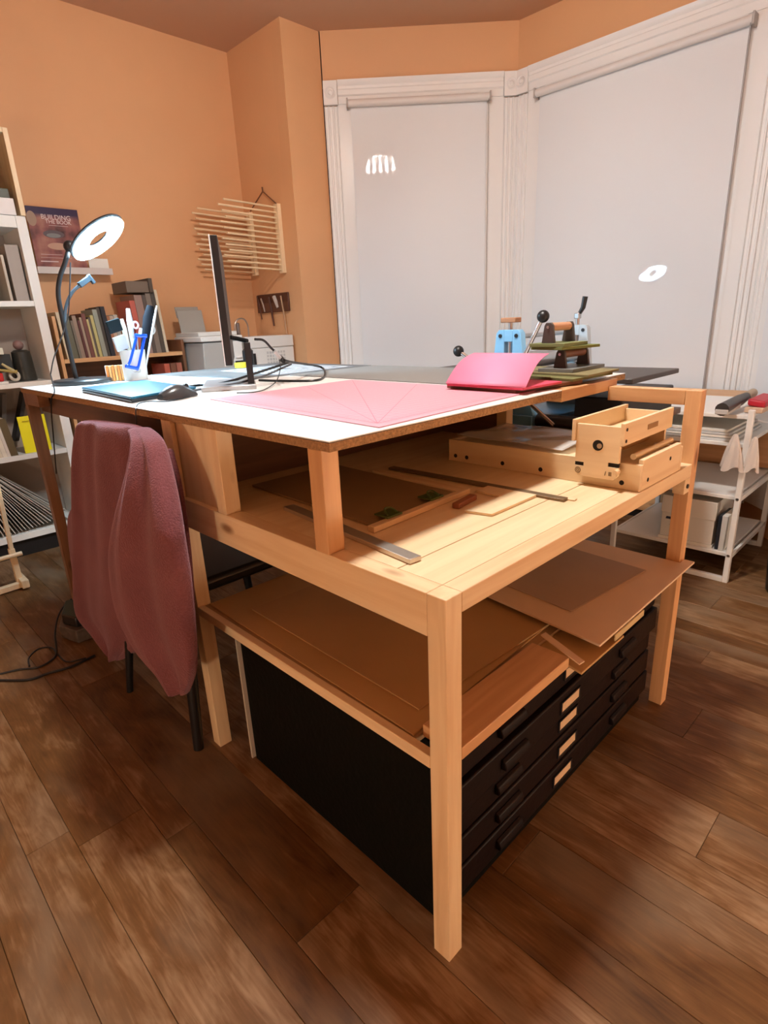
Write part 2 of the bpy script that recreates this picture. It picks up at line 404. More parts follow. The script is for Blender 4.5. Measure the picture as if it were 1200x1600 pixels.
# ------------------------------------------------------------------ the work table
H, HU, W = .76, .95, .038
T = thing('work_table', (0, 0, 0), 'large pine work table with a white raised top and open lower deck', 'table')
bv = .0015
B(0, W, 0, W, 0, H).build('leg', pine('z'), T, bevel=bv)
B(0, W, .85, .888, 0, HU).build('leg', pine('z'), T, bevel=bv)
B(1.022, 1.06, 0, W, 0, HU).build('leg', redpine('z'), T, bevel=bv)
B(0, W, 2.085, 2.123, 0, HU).build('leg', shadefir('z'), T, bevel=bv)
B(1.16, 1.198, 2.085, 2.123, 0, HU).build('leg', redpine('z'), T, bevel=bv)
B(1.16, 1.198, .85, .888, 0, HU).build('leg', redpine('z'), T, bevel=bv)
B(0, W, .0385, .8495, .685, H).build('side_rail', pine('y'), T, bevel=bv)
B(W+.0005, 1.0215, 0, W, .725, H).build('front_rail', pine('x'), T, bevel=bv)
B(1.022, 1.06, .0385, .85, .69, .742).build('side_rail', redpine('y'), T, bevel=bv)
B(W, 1.16, .85, .888, .69, .742).build('back_rail', redpine('x'), T, bevel=bv)
# deck boards
B(W+.001, 1.06, W+.001, .1345, .742, H-.0005).build('deck_board', ply('x'), T, bevel=.001)
B(W+.001, 1.16, .1365, .888, .742, H-.0005).build('deck_board', ply('x'), T, bevel=.001)
# short posts and side panel carrying the raised top
B(0, W, .2686, .3066, H, HU).build('short_post', redpine('z'), T, bevel=bv)
B(0, W, .624, .660, H, HU).build('short_post', pine('z'), T, bevel=bv)
B(.014, .024, .660, .85, H, HU).build('side_panel', ply('z'), T)
B(0, .012, .838, .850, H, HU).build('side_panel_bead', pine('z'), T, bevel=.001)
B(1.02, 1.058, .58, .618, H, HU).build('short_post', pine('z'), T, bevel=bv)
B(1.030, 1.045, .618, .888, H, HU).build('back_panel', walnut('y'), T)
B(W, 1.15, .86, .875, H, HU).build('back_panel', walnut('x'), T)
# raised top: particle board with white laminate
EDGE = mat('particle_board', (.36, .20, .09), .8, bump=.5, bscale=220, var=.28, vscale=160)
LAM = mat('white_laminate', (.80, .79, .77), .32)
poly = [(0, .245), (.76, .245), (.76, .284), (1.22, .284), (1.22, 2.14), (0, 2.14)]
MB().prism([(a, b, HU) for a, b in poly], (0, 0, .0152)).build('tabletop', EDGE, T, smooth=False)
MB().prism([(a, b, HU+.0152) for a, b in poly], (0, 0, .0013)).build('edge_band', BLACK, T, smooth=False)
MB().prism([(a, b, HU+.0165) for a, b in poly], (0, 0, .0018)).build('laminate', LAM, T, smooth=False)
ZT = HU+.0183
B(.761, 1.078, .245, .283, .938, ZT).build('front_beam', redpine('x'), T, bevel=bv)
B(1.022, 1.06, .0385, .2445, .912, HU).build('upper_bar', redpine('y'), T, bevel=bv)
B(.045, .063, .889, 2.084, .875, HU).build('apron', walnut('y'), T)  # shade under the top is put into the dark brown
B(.0, W, 1.93, 2.084, .905, HU).build('corner_brace', shadefir('y'), T, bevel=bv)
# bolted cleat under the deck corner by the right leg
B(.985, 1.0215, .0005, .03, .683, .7245).build('cleat', pine('x'), T, bevel=.001)
MB().cyl((1.003, .001, .703), (1.003, -.003, .703), .006, n=12).build('bolt', BLACKM, T)
# lower shelf
B(0, .018, .0385, .8495, .430, .455).build('shelf_edge', pine('y'), T, bevel=bv)
B(.0385, .40, 0, .088, .446, .471).build('shelf_board', redpine('x'), T, bevel=bv)
B(.019, 1.02, .09, .849, .438, .452).build('shelf_panel', mat('shelf_ply', (.42, .27, .14), .7, var=.1, vscale=4), T)

# ------------------------------------------------------------------ flat file cabinet
FF = thing('flat_file_cabinet', (.53, .39, 0), 'black steel flat file cabinet with five drawers under the work table', 'cabinet')
BODY = mat('black_enamel', (.0025, .0032, .0025), .6, bump=.12, bscale=70, spec=.15)
DRW = mat('dark_drawer', (.008, .0035, .0035), .5, bump=.08, bscale=60, spec=.22)
B(.047, 1.018, .075, .735, .0, .435).build('body', BODY, FF, bevel=.003)
B(.06, 1.005, .060, .0745, .0, .038).build('plinth', BODY, FF, bevel=.002)
lx = [.521, .494, .517, .515, .495]
for i in range(5):
    zc = .368-.0725*i; out = [.004, .014, .0, .003, .006][i]
    d = B(.056, 1.009, .052-out, .0748, zc-.034, zc+.034).build('drawer', DRW, FF, bevel=.004)
    xx = lx[i]; yf = .052-out
    q = MB()
    for a in ((xx-.045, xx+.045, zc+.013, zc+.0165), (xx-.045, xx+.045, zc-.0165, zc-.013), (xx-.045, xx-.041, zc-.013, zc+.013), (xx+.041, xx+.045, zc-.013, zc+.013)):
        q.box(a[0], a[1], yf-.004, yf-.0004, a[2], a[3])
    q.build('label_holder', BLACKM, d)
    tag(B(xx-.0405, xx+.0405, yf-.0025, yf-.0004, zc-.0125, zc+.0125).build('label_card', mat('cream_card', (.66, .47, .29), .7), d), 'blank cream card')
    for hx in (.26, .80):
        q = MB(); prof = [(yf-.0004, zc-.014), (yf-.012, zc-.012), (yf-.013, zc-.004), (yf-.009, zc+.008), (yf-.0004, zc+.012)]
        q.prism([(hx-.045, y_, z_) for y_, z_ in prof], (.09, 0, 0)); q.build('handle', DRW, d, bevel=.002)
tag(B(.040, .34, .742, .748, .0, .425).build('backing_board', mat('pale_card', (.55, .50, .42), .7), bevel=.0005),
    'thin pale board standing on edge behind the black flat file cabinet', 'board')

# ------------------------------------------------------------------ boards on the lower shelf
def sheet(name, pts, z, th, m_, label, cat='cardboard', group=None):
    q = MB().prism([(a, b, z) for a, b in pts], (0, 0, th))
    return tag(q.build(name, m_, bevel=.0006, seg=1, smooth=False), label, cat, group)
sheet('kraft_sheet', [(.021, .095), (.55, .115), (.56, .83), (.03, .84)], .4526, .004, CARD, 'brown kraft board covering most of the lower shelf')
sheet('kraft_sheet', [(.075, .13), (.53, .11), (.54, .70), (.085, .72)], .4570, .004, mat('kraft_board_dark', (.44, .265, .11), .75, var=.1, vscale=3), 'slightly smaller dark kraft board lying on the big brown kraft board', 'cardboard')
sheet('folded_board', [(.402, -.028), (.60, -.03), (.60, .089), (.43, .089)], .4395, .006, CARD, 'folded brown board jutting over the top drawer of the flat file', 'cardboard')
sheet('board_strip', [(.385, -.030), (.403, -.032), (.452, .086), (.434, .088)], .4720, .003, CARDL, 'narrow pale board strip at the end of the pine shelf board', 'cardboard')
sheet('chipboard_sheet', [(.476, -.030), (1.050, -.030), (1.050, -.003), (1.019, -.003), (1.019, .70), (.56, .72)], .4720, .006, CARDL, 'large pale chipboard sheet overhanging the flat file drawers')
sheet('grey_board', [(.565, .085), (.905, .045), (.93, .36), (.60, .40)], .4784, .003, CARDG, 'grey-brown bookbinding board lying on the pale chipboard sheet')
sheet('torn_label', [(.545, -.0335), (.70, -.0335), (.70, -.0302), (.545, -.0302)], .456, .0155, mat('tape_tan', (.55, .42, .22), .6), 'torn tan tape hanging on the edge of the chipboard sheet', 'tape')

# ------------------------------------------------------------------ things on the deck
# front straight edge (aluminium bar) and long ruler
def bar(name, a, b, wd, th, z, m_, label, cat):
    a, b = Vector((*a, z)), Vector((*b, z)); d = (b-a)/2; n_ = Vector((-d.y, d.x, 0)).normalized()*wd/2
    return tag(MB().obox((a+b)/2+Vector((0, 0, th/2)), d, n_, (0, 0, th/2)).build(name, m_, bevel=.0008), label, cat)
ALU = mat('aluminium', (.62, .58, .52), .35, metal=.8)
bar('straightedge', (.075, .128), (.115, .55), .026, .009, H, ALU, 'thick aluminium straightedge lying beside the front short post', 'ruler')
bar('steel_ruler', (.535, .10), (.515, .62), .022, .006, H, mat('ruler_dark', (.20, .14, .08), .4, metal=.3), 'long dark ruler lying in the middle of the deck', 'ruler')
bar('bamboo_strip', (.552, .085), (.545, .155), .016, .003, H, pine('y'), 'short bamboo strip beside the end of the long ruler', 'strip')
# framed drawing board with green clips
DB = thing('drawing_board', (.27, .5, H), 'brown drawing board with a pine edge strip held by green clips', 'drawing board')
MB().prism([(.150, .305, H+.0005), (.425, .315, H+.0005), (.44, .78, H+.0005), (.165, .78, H+.0005)], (0, 0, .006)).build('panel', mat('board_olive', (.30, .20, .10), .35), DB, bevel=.0006)
MB().prism([(.128, .285, H+.0005), (.455, .300, H+.0005), (.455, .3148, H+.0005), (.128, .3035, H+.0005)], (0, 0, .012)).build('edge_strip', pine('x'), DB, bevel=.001)
MB().prism([(.4265, .316, H+.0005), (.455, .316, H+.0005), (.47, .62, H+.0005), (.4415, .62, H+.0005)], (0, 0, .010)).build('edge_strip', pine('y'), DB, bevel=.001)
CLIP = mat('green_clip', (.06, .10, .02), .4)
for cx, cy in ((.20, .325), (.345, .335)):
    q = MB().box(cx-.022, cx+.022, cy-.028, cy+.012, H+.0130, H+.017)
    q.tube(bez([(cx-.014, cy-.02, H+.018), (cx-.008, cy-.005, H+.026), (cx+.008, cy-.005, H+.026), (cx+.014, cy-.02, H+.018)], 5), .0022, 6)
    q.build('clip', CLIP, DB, bevel=.001)
# L-shaped plywood jig with a red-brown slide
J = thing('plywood_jig', (.42, .24, H), 'pale L-shaped plywood corner jig on the deck', 'jig')
MB().prism([(.335, .225, H), (.350, .165, H), (.525, .165, H), (.525, .295, H), (.470, .295, H), (.465, .225, H)], (0, 0, .006)).build('corner_plate', ply('x'), J, bevel=.0008)
MB().obox((.385, .262, H+.006), (.04, .006, 0), (-.0015, .009, 0), (0, 0, .006)).build('slide', mat('red_brown', (.30, .11, .05), .5), J, bevel=.002)
# glass dots / pencil stub
# small wooden table-top press: long base with open trough gantry
WP = thing('wooden_press', (.78, .28, H), 'plywood tabletop press with an open trough gantry on a long base', 'press')
PL = ply('y'); PX = ply('x')
xb0, xb1, yb0, yb1 = .690, .945, .004, .555
B(xb0, xb0+.012, yb0, yb1, H, H+.062).build('base_side', PL, WP, bevel=.001)
B(xb1-.012, xb1, yb0, yb1, H, H+.062).build('base_side', PL, WP, bevel=.001)
B(xb0+.0125, xb1-.0125, yb0, yb0+.012, H, H+.072).build('base_front', PX, WP, bevel=.001)
B(xb0+.0125, xb1-.0125, yb1-.012, yb1, H, H+.062).build('base_back', PX, WP, bevel=.001)
B(xb0+.0125, xb1-.0125, yb0+.0125, yb1-.0125, H+.046, H+.056).build('bed', PX, WP)
DARKH = mat('hole_dark', (.012, .008, .006), .8)  # shade inside holes and notches as flat dark colour; screws share it
for hy in (.53, .49, .37, .255, .045):
    MB().cyl((xb0+.001, hy, H+.016), (xb0-.0006, hy, H+.016), .0058, n=12).build('dowel_hole', DARKH, WP)
for hx, hz in ((.735, .02), (.865, .045)):
    MB().cyl((hx, yb0+.001, H+hz), (hx, yb0-.0006, H+hz), .005, n=12).build('dowel_hole', DARKH, WP)
# gantry: end plates face -x and +x, long boards run across the bed
gz0, gz1 = .784, .911
def endplate(xa):
    q = MB(); ya, yc = .047, .152
    pr = [(ya+.010, gz0), (yc-.008, gz0), (yc, gz0+.010), (yc, gz0+.024), (yc-.022, gz0+.024), (yc-.022, gz0+.033), (yc, gz0+.033), (yc, gz1-.004), (ya, gz1-.004), (ya, gz0+.040), (ya+.024, gz0+.040), (ya+.024, gz0+.030), (ya, gz0+.030), (ya, gz0+.010)]
    # round hole ring is modelled as a dark recessed disc with a pale core
    q.prism([(xa, y_, z_) for y_, z_ in pr], (.010, 0, 0)); return q.build('end_plate', PL, WP, bevel=.0008)
ep = endplate(.668); endplate(.930)
B(.670, .677, .1305, .1518, gz0+.0245, gz0+.0325).build('notch_shade', DARKH, ep); B(.670, .677, .0472, .0705, gz0+.0305, gz0+.0395).build('notch_shade', DARKH, ep)  # dark boxes stand for the shade and burnt edges in the notches
MB().cyl((.6692, .098, .861), (.6675, .098, .861), .0125, n=24).build('hole', DARKH, ep)
MB().cyl((.6685, .094, .860), (.6668, .094, .860), .006, n=16).build('dowel_end', mat('dowel_grey', (.42, .30, .18), .6), ep)
# burnt-in maker's marks: ring with a small hook, and three bars
BURN = mat('laser_burn', (.16, .09, .04), .8)
q = MB(); q.torus((.6676, .143, .797), (1, 0, 0), .0065, .0008, 24, 6); q.torus((.6676, .1435, .7975), (1, 0, 0), .003, .0006, 16, 6); q.build('burnt_mark', BURN, ep)
q = MB()
for k, (yy, hh) in enumerate(((.0755, .005), (.067, .0045), (.0645, .0045), (.062, .0045))): q.obox((.6676, yy, .798), (.0004, 0, 0), (0, .0007, .0002*k), (0, -.001 if k == 0 else 0, hh))
q.build('burnt_mark', BURN, ep)
def longboard(y0, slot):
    q = MB().box(.664, .948, y0, y0+.0095, .866, .9165)
    o = q.build('trough_board', PX, WP, bevel=.0008); return o
tb = longboard(.0372, True); longboard(.1525, False)
B(.6785, .9295, .047, .152, .868, .876).build('trough_floor', PX, WP)
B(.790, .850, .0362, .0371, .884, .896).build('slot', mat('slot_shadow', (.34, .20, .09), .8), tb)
for hz in (.876, .902):
    MB().cyl((.675, .0372, hz), (.675, .0362, hz), .004, n=12).build('screw', DARKH, tb)
MB().cyl((.679, .100, .842), (.929, .100, .842), .017, n=24).build('roller', mat('beech_roller', (.62, .42, .22), .4), WP)
MB().tube([(.705, .030, .836), (.930, .030, .836)], .007, 12).build('scraper_strip', mat('pale_strip', (.72, .56, .34), .5), WP)
MB().cyl((.655, .048, .806), (.672, .048, .806), .006, n=12).build('axle_stub', PX, WP)
# clear wrinkled plastic sheet over the rear of the wooden press bed
def crumple(name, x0, x1, y0, y1, z, amp, m_, label, cat, n=26):
    rnd = random.Random(5); ph = [(rnd.uniform(8, 30), rnd.uniform(8, 30), rnd.uniform(0, 6)) for _ in range(6)]
    q = MB(); vs = []; fs = []
    for j in range(n+1):
        for i in range(n+1):
            X = x0+(x1-x0)*i/n; Y = y0+(y1-y0)*j/n
            h = sum(math.sin(a*X+b*Y+c) for a, b, c in ph)/6
            vs.append((X+.004*h, Y, z+amp*(.5+.5*h)))
    fs = [(j*(n+1)+i, j*(n+1)+i+1, (j+1)*(n+1)+i+1, (j+1)*(n+1)+i) for j in range(n) for i in range(n)]
    q.add(vs, fs); o = q.build(name, m_); so = o.modifiers.new('thick', 'SOLIDIFY'); so.thickness = .0006
    return tag(o, label, cat)
PLASTIC = mat('clear_plastic', (.95, .93, .9), .12, alpha=.42, ior=1.3)
crumple('plastic_sheet', xb0+.006, xb1-.006, .20, .53, H+.0635, .022, PLASTIC, 'wrinkled clear plastic sheet draped over the wooden press bed', 'plastic sheet')

# ------------------------------------------------------------------ etching press on a dark bench behind the table
BN = thing('press_bench', (1.55, .75, 0), 'dark wooden bench carrying the blue etching press', 'bench')
B(1.215, 1.98, .36, 1.16, .735, .76).build('bench_top', walnut('y'), BN, bevel=.002)
for a in (1.225, 1.93):
    for b_ in (.78, 1.11): B(a, a+.04, b_, b_+.04, 0, .735).build('leg', walnut('z'), BN, bevel=.002)
EP = thing('etching_press', (1.53, .75, .76), 'sky blue etching press with a star wheel of black ball handles', 'press')
BLUE = mat('press_blue', (.22, .50, .78), .35)
BLUEG = mat('press_blue_grey', (.42, .50, .56), .35)
def cheek(x0, m_):
    yc = .745
    q = MB(); outer = [(-.115, .762), (.115, .762), (.115, .80), (.072, .93), (.052, 1.092), (.042, 1.104), (-.042, 1.104), (-.052, 1.092), (-.072, .93), (-.115, .80)]
    # side plate with an open bearing slot: built as left half, right half, top and foot
    for sgn in (1, -1):
        pr = [(.018, .80), (.115, .80), (.072, .93), (.052, 1.092), (.042, 1.104), (.018, 1.104)]
        q.prism([(x0, yc+sgn*a, z_) for a, z_ in pr], (.030, 0, 0))
    q.box(x0, x0+.030, yc-.018, yc+.018, 1.062, 1.104)
    q.box(x0, x0+.030, yc-.018, yc+.018, .80, .955)
    q.box(x0-.01, x0+.040, yc-.115, yc+.115, .762, .80)
    c = q.build('side_cheek', m_, EP, bevel=.002)
    for sgn in (-1, 1): MB().cyl((x0+.001, yc+sgn*.034, 1.083), (x0-.003, yc+sgn*.034, 1.083), .007, n=12).build('bolt', BLACKM, c)
    B(x0+.003, x0+.027, yc-.0165, yc+.0165, .972, 1.0).build('bearing_block', GREYM, c, bevel=.001)
    MB().cyl((x0+.015, yc, 1.0), (x0+.015, yc, 1.062), .009, n=12).build('screw', GREYM, c)
    MB().cyl((x0+.015, yc, 1.104), (x0+.015, yc, 1.128), .008, n=12).build('screw', GREYM, c)
    return c
c1 = cheek(1.268, BLUE); c2 = cheek(1.768, BLUEG)
B(1.263, 1.303, .713, .777, 1.1285, 1.146).build('wood_knob', mat('knob_wood', (.40, .20, .10), .5), EP, bevel=.003)
B(1.772, 1.796, .735, .757, 1.1285, 1.152).build('clamp_head', GREYM, EP, bevel=.003)
MB().tube([(1.784, .738, 1.150), (1.786, .726, 1.172), (1.788, .720, 1.215)], [.008, .010, .011], 12).build('clamp_lever', BLACK, EP)
MB().cyl((1.298, .790, 1.075), (1.768, .790, 1.075), .009, n=14).build('tie_bar', GREYM, EP)
MB().cyl((1.2985, .745, .988), (1.7675, .745, .988), .032, n=28).build('top_roller', GREYM, EP)
MB().cyl((1.2985, .745, .880), (1.7675, .745, .880), .040, n=28).build('bottom_roller', mat('black_roller', (.02, .02, .022), .4), EP)
B(1.318, 1.730, .300, 1.28, .923, .9405).build('press_bed', mat('bed_dark', (.055, .043, .038), .45, bump=.03), EP, bevel=.003)
B(1.300, 1.766, .64, .86, .7605, .776).build('base_plate', BLUE, EP, bevel=.002)
hub = Vector((1.245, .717, .908))
MB().cyl(hub, (1.268, .735, .90), .028, n=20).build('hub', BLACKM, EP)
for k, (dy, dz) in enumerate(((.256, .131), (-.122, .232), (-.185, -.128), (.125, -.125))):
    d = Vector((0, dy, dz)).normalized(); Lk = .258 if k < 2 else (.225 if k == 2 else .135)
    sp = MB().cyl(hub+d*.01, hub+d*Lk, .0075, n=12).build('spoke', mat('chrome', (.8, .8, .8), .18, metal=1), EP)
    if k < 2: MB().sphere(hub+d*(Lk+.010), .021, 20).build('ball_knob', BLACK, sp)
B(1.42, 1.90, .37, .55, .7605, .860).build('ink_case', mat('case_black', (.02, .018, .017), .5), bevel=.006)
tag(bpy.data.objects['ink_case'], 'low black case on the bench under the press bed', 'case')
bt = MB(); a_, b_ = Vector((1.285, .618, .785)), Vector((1.285, .385, .785)); bt.cyl(a_, b_, .0235, n=20)
RTU = thing('roll_tube', (1.285, .50, .7605), 'black cardboard tube lying on the bench beside the press', 'tube')
bt.build('tube', mat('tube_black', (.035, .03, .028), .35), RTU)
MB().cyl(b_+Vector((0, -.012, 0)), b_, .019, n=20).build('end_cap', mat('cap_white', (.7, .62, .52), .6), RTU)

# ------------------------------------------------------------------ on the raised top
def slab(name, pts, z, th, m_, label, cat, group=None, parent=None):
    o = MB().prism([(a, b, z) for a, b in pts], (0, 0, th)).build(name, m_, parent, bevel=min(.0008, th*.3), seg=1, smooth=False)
    if parent is None: tag(o, label, cat, group)
    return o
GM = mat('grey_mat', (.115, .115, .115), .6, bump=.03, bscale=200)
slab('cutting_mat', [(.745, .60), (1.205, .62), (1.205, 1.40), (.755, 1.40)], ZT, .003, mat('grey_mat_pale', (.20, .195, .185), .6), 'pale grey cutting mat behind the pink mat on the raised top', 'cutting mat')
slab('cutting_mat', [(.60, 1.41), (1.205, 1.41), (1.205, 2.12), (.52, 2.12)], ZT, .003, GM, 'dark grey cutting mat by the far edge of the raised top', 'cutting mat')
# printed sheet with white outline frames
PS = thing('printed_sheet', (.93, 1.6, ZT+.003), 'grey sheet printed with nested white outlines on the far mat', 'printed sheet')
slab('paper', [(.72, 1.44), (1.13, 1.44), (1.16, 1.95), (.75, 1.95)], ZT+.0031, .0006, mat('sheet_grey', (.17, .18, .20), .6), None, None, parent=PS)
q = MB()
for k in range(4):
    a0, a1, b0, b1 = .75+.045*k, 1.12-.045*k, 1.47+.05*k, 1.92-.05*k; t_ = .010; z_ = ZT+.0038
    q.box(a0, a1, b0, b0+t_, z_, z_+.0003); q.box(a0, a1, b1-t_, b1, z_, z_+.0003); q.box(a0, a0+t_, b0+t_, b1-t_, z_, z_+.0003); q.box(a1-t_, a1, b0+t_, b1-t_, z_, z_+.0003)
q.build('printed_frames', mat('print_white', (.82, .82, .82), .6), PS, smooth=False)
# pink mat with printed grid
PM = thing('pink_cutting_mat', (.42, .63, ZT), 'pale pink cutting mat printed with fine grid and angle lines', 'cutting mat')
c00, c10, c01, c11 = Vector((.132, .262, 0)), Vector((.715, .292, 0)), Vector((.190, .988, 0)), Vector((.722, 1.0, 0))
PINK = mat('mat_pink', (.68, .33, .40), .5)
slab('mat', [(p.x, p.y) for p in (c00, c10, c11, c01)], ZT, .0025, PINK, None, None, parent=PM)
q = MB(); z_ = ZT+.00265
def L(u, v): return (c00*(1-u)*(1-v)+c10*u*(1-v)+c01*(1-u)*v+c11*u*v)
def line(a, b, w_):
    a, b = Vector((a.x, a.y, z_)), Vector((b.x, b.y, z_)); n_ = Vector((-(b-a).y, (b-a).x, 0)).normalized()*w_/2
    q.add([a-n_, b-n_, b+n_, a+n_], [(0, 1, 2, 3)])
for k in range(1, 24): line(L(k/24, .04), L(k/24, .96), .0007)
for k in range(1, 30): line(L(.04, k/30), L(.96, k/30), .0007)
line(L(.04, .04), L(.96, .96), .0016); line(L(.04, .04), L(.60, .96), .0016); line(L(.04, .04), L(.96, .55), .0016); line(L(.04, .04), L(.96, .04), .0016); line(L(.04, .04), L(.04, .96), .0016)
for k in range(0, 60): line(L(.04, .04+.92*k/60), L(.055 if k % 5 else .07, .04+.92*k/60), .0012)
for k in range(0, 48): line(L(.04+.92*k/48, .04), L(.04+.92*k/48, .052 if k % 5 else .065), .0012)
q.build('printed_grid', mat('mat_lines', (.56, .19, .25), .6), PM, smooth=False)
# brown boards, felt boards and pink card stack beside the press
slab('brown_board', [(.640, .305), (.90, .262), (.93, .50), (.665, .540)], ZT+.0026, .009, mat('brown_leatherboard', (.16, .062, .035), .6), 'dark brown board under the pink card stack', 'board')
slab('felt_board', [(.845, .262), (1.06, .252), (1.085, .60), (.94, .61)], ZT+.0117, .007, mat('olive_felt', (.13, .13, .045), .8, bump=.2, bscale=200), 'olive green felt board under the two hand blocks', 'board')
slab('felt_board', [(.90, .246), (1.10, .252), (1.12, .64), (.955, .64)], ZT+.0188, .006, mat('khaki_board', (.20, .17, .08), .8), 'khaki board, upper one of the felt boards under the hand blocks', 'board')
PKM = mat('pink_card', (.84, .25, .41), .55); PKM2 = mat('pink_card_deep', (.62, .06, .12), .55)
slab('pink_card_stack', [(.632, .278), (.80, .268), (.815, .505), (.640, .520)], ZT+.0117, .006, PKM2, 'flat stack of deep pink cards on the dark brown board', 'card')
# curling top card: near edge on the stack, far edge lifted
q = MB(); n = 14; vs = []
for i in range(n+1):
    t = i/n
    for k in range(2):
        P0 = Vector((.634, (.518, .272)[k], ZT+.0185)); P1 = Vector((.86, (.594, .343)[k], 1.050))
        p = P0.lerp(P1, t); p.z += .020*math.sin(math.pi*t)*(1-.3*t); vs.append(p)
q.add(vs, [(2*i, 2*i+2, 2*i+3, 2*i+1) for i in range(n)])
o = q.build('pink_card', PKM); so = o.modifiers.new('t', 'SOLIDIFY'); so.thickness = .0012
tag(o, 'curling bright pink card lifted off the pink stack', 'card')
for f_ in o.data.polygons: f_.use_smooth = True
# two hand blocks with wooden dowel handles, stacked
def hand_block(x0, x1, yc, z, ht, wood_m, plate_m, label, pl):
    t = thing('hand_block', ((x0+x1)/2, yc, z), label, 'hand block', 'hand blocks beside the etching press')
    B(x0-pl, x1+pl, yc-.055, yc+.055, z, z+.010).build('plate', plate_m, t, bevel=.001)
    for xx in (x0, x1):
        pr = [(yc-.020, z+.0105), (yc+.020, z+.0105), (yc+.013, z+ht-.008), (yc+.008, z+ht), (yc-.008, z+ht), (yc-.013, z+ht-.008)]
        MB().prism([(xx-.005, a, b_) for a, b_ in pr], (.010, 0, 0)).build('bracket', mat('bracket_dark', (.06, .048, .042), .5), t, bevel=.001)
    MB().cyl((x0+.0055, yc, z+ht-.012), (x1-.0055, yc, z+ht-.012), .0115, n=18).build('handle', wood_m, t)
    for xx, s_ in ((x0, -1), (x1, 1)): MB().cyl((xx+s_*.0055, yc, z+ht-.012), (xx+s_*.009, yc, z+ht-.012), .004, n=10).build('screw', GREYM, t)
    return t
DOW = mat('dowel_brown', (.20, .09, .05), .5); DOWL = mat('dowel_tan', (.55, .30, .17), .5)
z1_ = ZT+.0250
hand_block(.965, 1.10, .365, z1_, .060, DOW, mat('plate_grey', (.16, .17, .16), .4), 'lower hand block with a dark dowel handle, resting on the khaki board', .030)
z2_ = z1_+.0612
slab('felt_plate', [(.93, .345), (1.10, .315), (1.12, .44), (.95, .455)], z2_, .008, mat('moss_felt', (.16, .19, .06), .8), 'moss green felt plate carried on the lower hand block', 'felt')
hand_block(.945, 1.06, .395, z2_+.0082, .066, DOWL, mat('plate_moss', (.17, .20, .08), .6), 'upper hand block with a tan dowel handle on the moss felt plate', .012)

# ------------------------------------------------------------------ monitor
MN = thing('monitor', (.40, 1.2, ZT), 'slim black monitor on a flat stand seen edge on', 'monitor')
nd = Vector((.335, 1.115, 0)); al = Vector((.520, .854, 0)).normalized(); nn = Vector((-al.y, al.x, 0))
Zv = Vector((0, 0, 1))
def mbox(mb, u0, u1, v0, v1, z0, z1): return mb.obox(nd+al*((u0+u1)/2)+nn*((v0+v1)/2)+Zv*((z0+z1)/2), al*((u1-u0)/2), nn*((v1-v0)/2), Zv*((z1-z0)/2))
mbox(MB(), 0, .54, -.010, .010, 1.045, 1.405).build('panel', BLACK, MN, bevel=.002)
mbox(MB(), -.001, .541, .0105, .0135, 1.044, 1.407).build('bezel', mat('bezel_silver', (.75, .75, .75), .35), MN, bevel=.0005)
mbox(MB(), .01, .53, .0137, .0142, 1.06, 1.395).build('screen', mat('screen_black', (.01, .01, .012), .15), MN)
tag(MN.children[-1], 'dark switched-off screen') if MN.children else None
st = Vector((.428, 1.150, 0))
def sbox(u0, u1, v0, v1, z0, z1): return MB().obox(st+al*((u0+u1)/2)+nn*((v0+v1)/2)+Zv*((z0+z1)/2), al*((u1-u0)/2), nn*((v1-v0)/2), Zv*((z1-z0)/2))
sbox(-.05, .24, -.012, .155, ZT+.0001, ZT+.014).build('base', mat('stand_silver', (.50, .50, .50), .3, metal=.6), MN, bevel=.002)
sbox(-.02, .05, -.008, .012, ZT+.0141, 1.108).build('neck', BLACK, MN, bevel=.001)
MB().tube([st+al*.02+Zv*1.112+nn*.0, st+al*.05+nn*.03+Zv*1.12, nd+al*.12+nn*-.012+Zv*1.125], .007, 10).build('arm', BLACK, MN)

# ------------------------------------------------------------------ ring lamp
RL = thing('ring_lamp', (.20, 2.03, ZT), 'lit white ring lamp on a black gooseneck with round base', 'lamp')
MB().lathe((.20, 2.03, ZT), [(.108, 0), (.110, .004), (.110, .014), (.104, .019), (.02, .021), (.012, .026), (.0, .026)], 40).build('base', BLACK, RL)
RC = at(153, 372, 1, 1.98)
tocam = (CAM-RC).normalized(); minor = (RT*.66-UP*.75); minor = (minor-tocam*minor.dot(tocam)).normalized()
NR = (tocam*.36+minor*.93).normalized()
BJ = RC-NR*.03+(at(112, 400, 1, 1.99)-RC)*.85
neck = bez([at(119, 591, 1, 2.03), at(108, 545, 1, 2.03), at(98, 500, 1, 2.03), at(91, 460, 1, 2.03), at(94, 432, 1, 2.02), at(101, 412, 1, 2.005), BJ], 8)
MB().tube(neck, .0085, 12).build('gooseneck', BLACK, RL)
q = MB(); q.torus(RC-NR*.006, NR, .083, .036, 56, 14, squash=.34); ring = q.build('ring_housing', BLACK, RL)
u_ = NR.orthogonal().normalized(); v_ = NR.cross(u_)
vs = []; n = 64
for i in range(n):
    d = u_*math.cos(2*math.pi*i/n)+v_*math.sin(2*math.pi*i/n); vs += [RC+NR*.0070+d*.046, RC+NR*.0110+d*.083, RC+NR*.0070+d*.114]
fs = []
for i in range(n):
    a, b = 3*i, 3*((i+1) % n); fs += [(a, b, b+1, a+1), (a+1, b+1, b+2, a+2)]
q = MB().add(vs, fs); rd = q.build('diffuser', mat('ring_light', (1, 1, 1), .4, emit=((.55, .82, 1.0), RING)), RL)
me = rd.data
if me.polygons[0].normal.dot(NR) < 0: me.flip_normals()
tag(rd, 'glowing cool white ring')
MB().sphere(BJ, .022, 14).build('ball_joint', BLACK, RL)
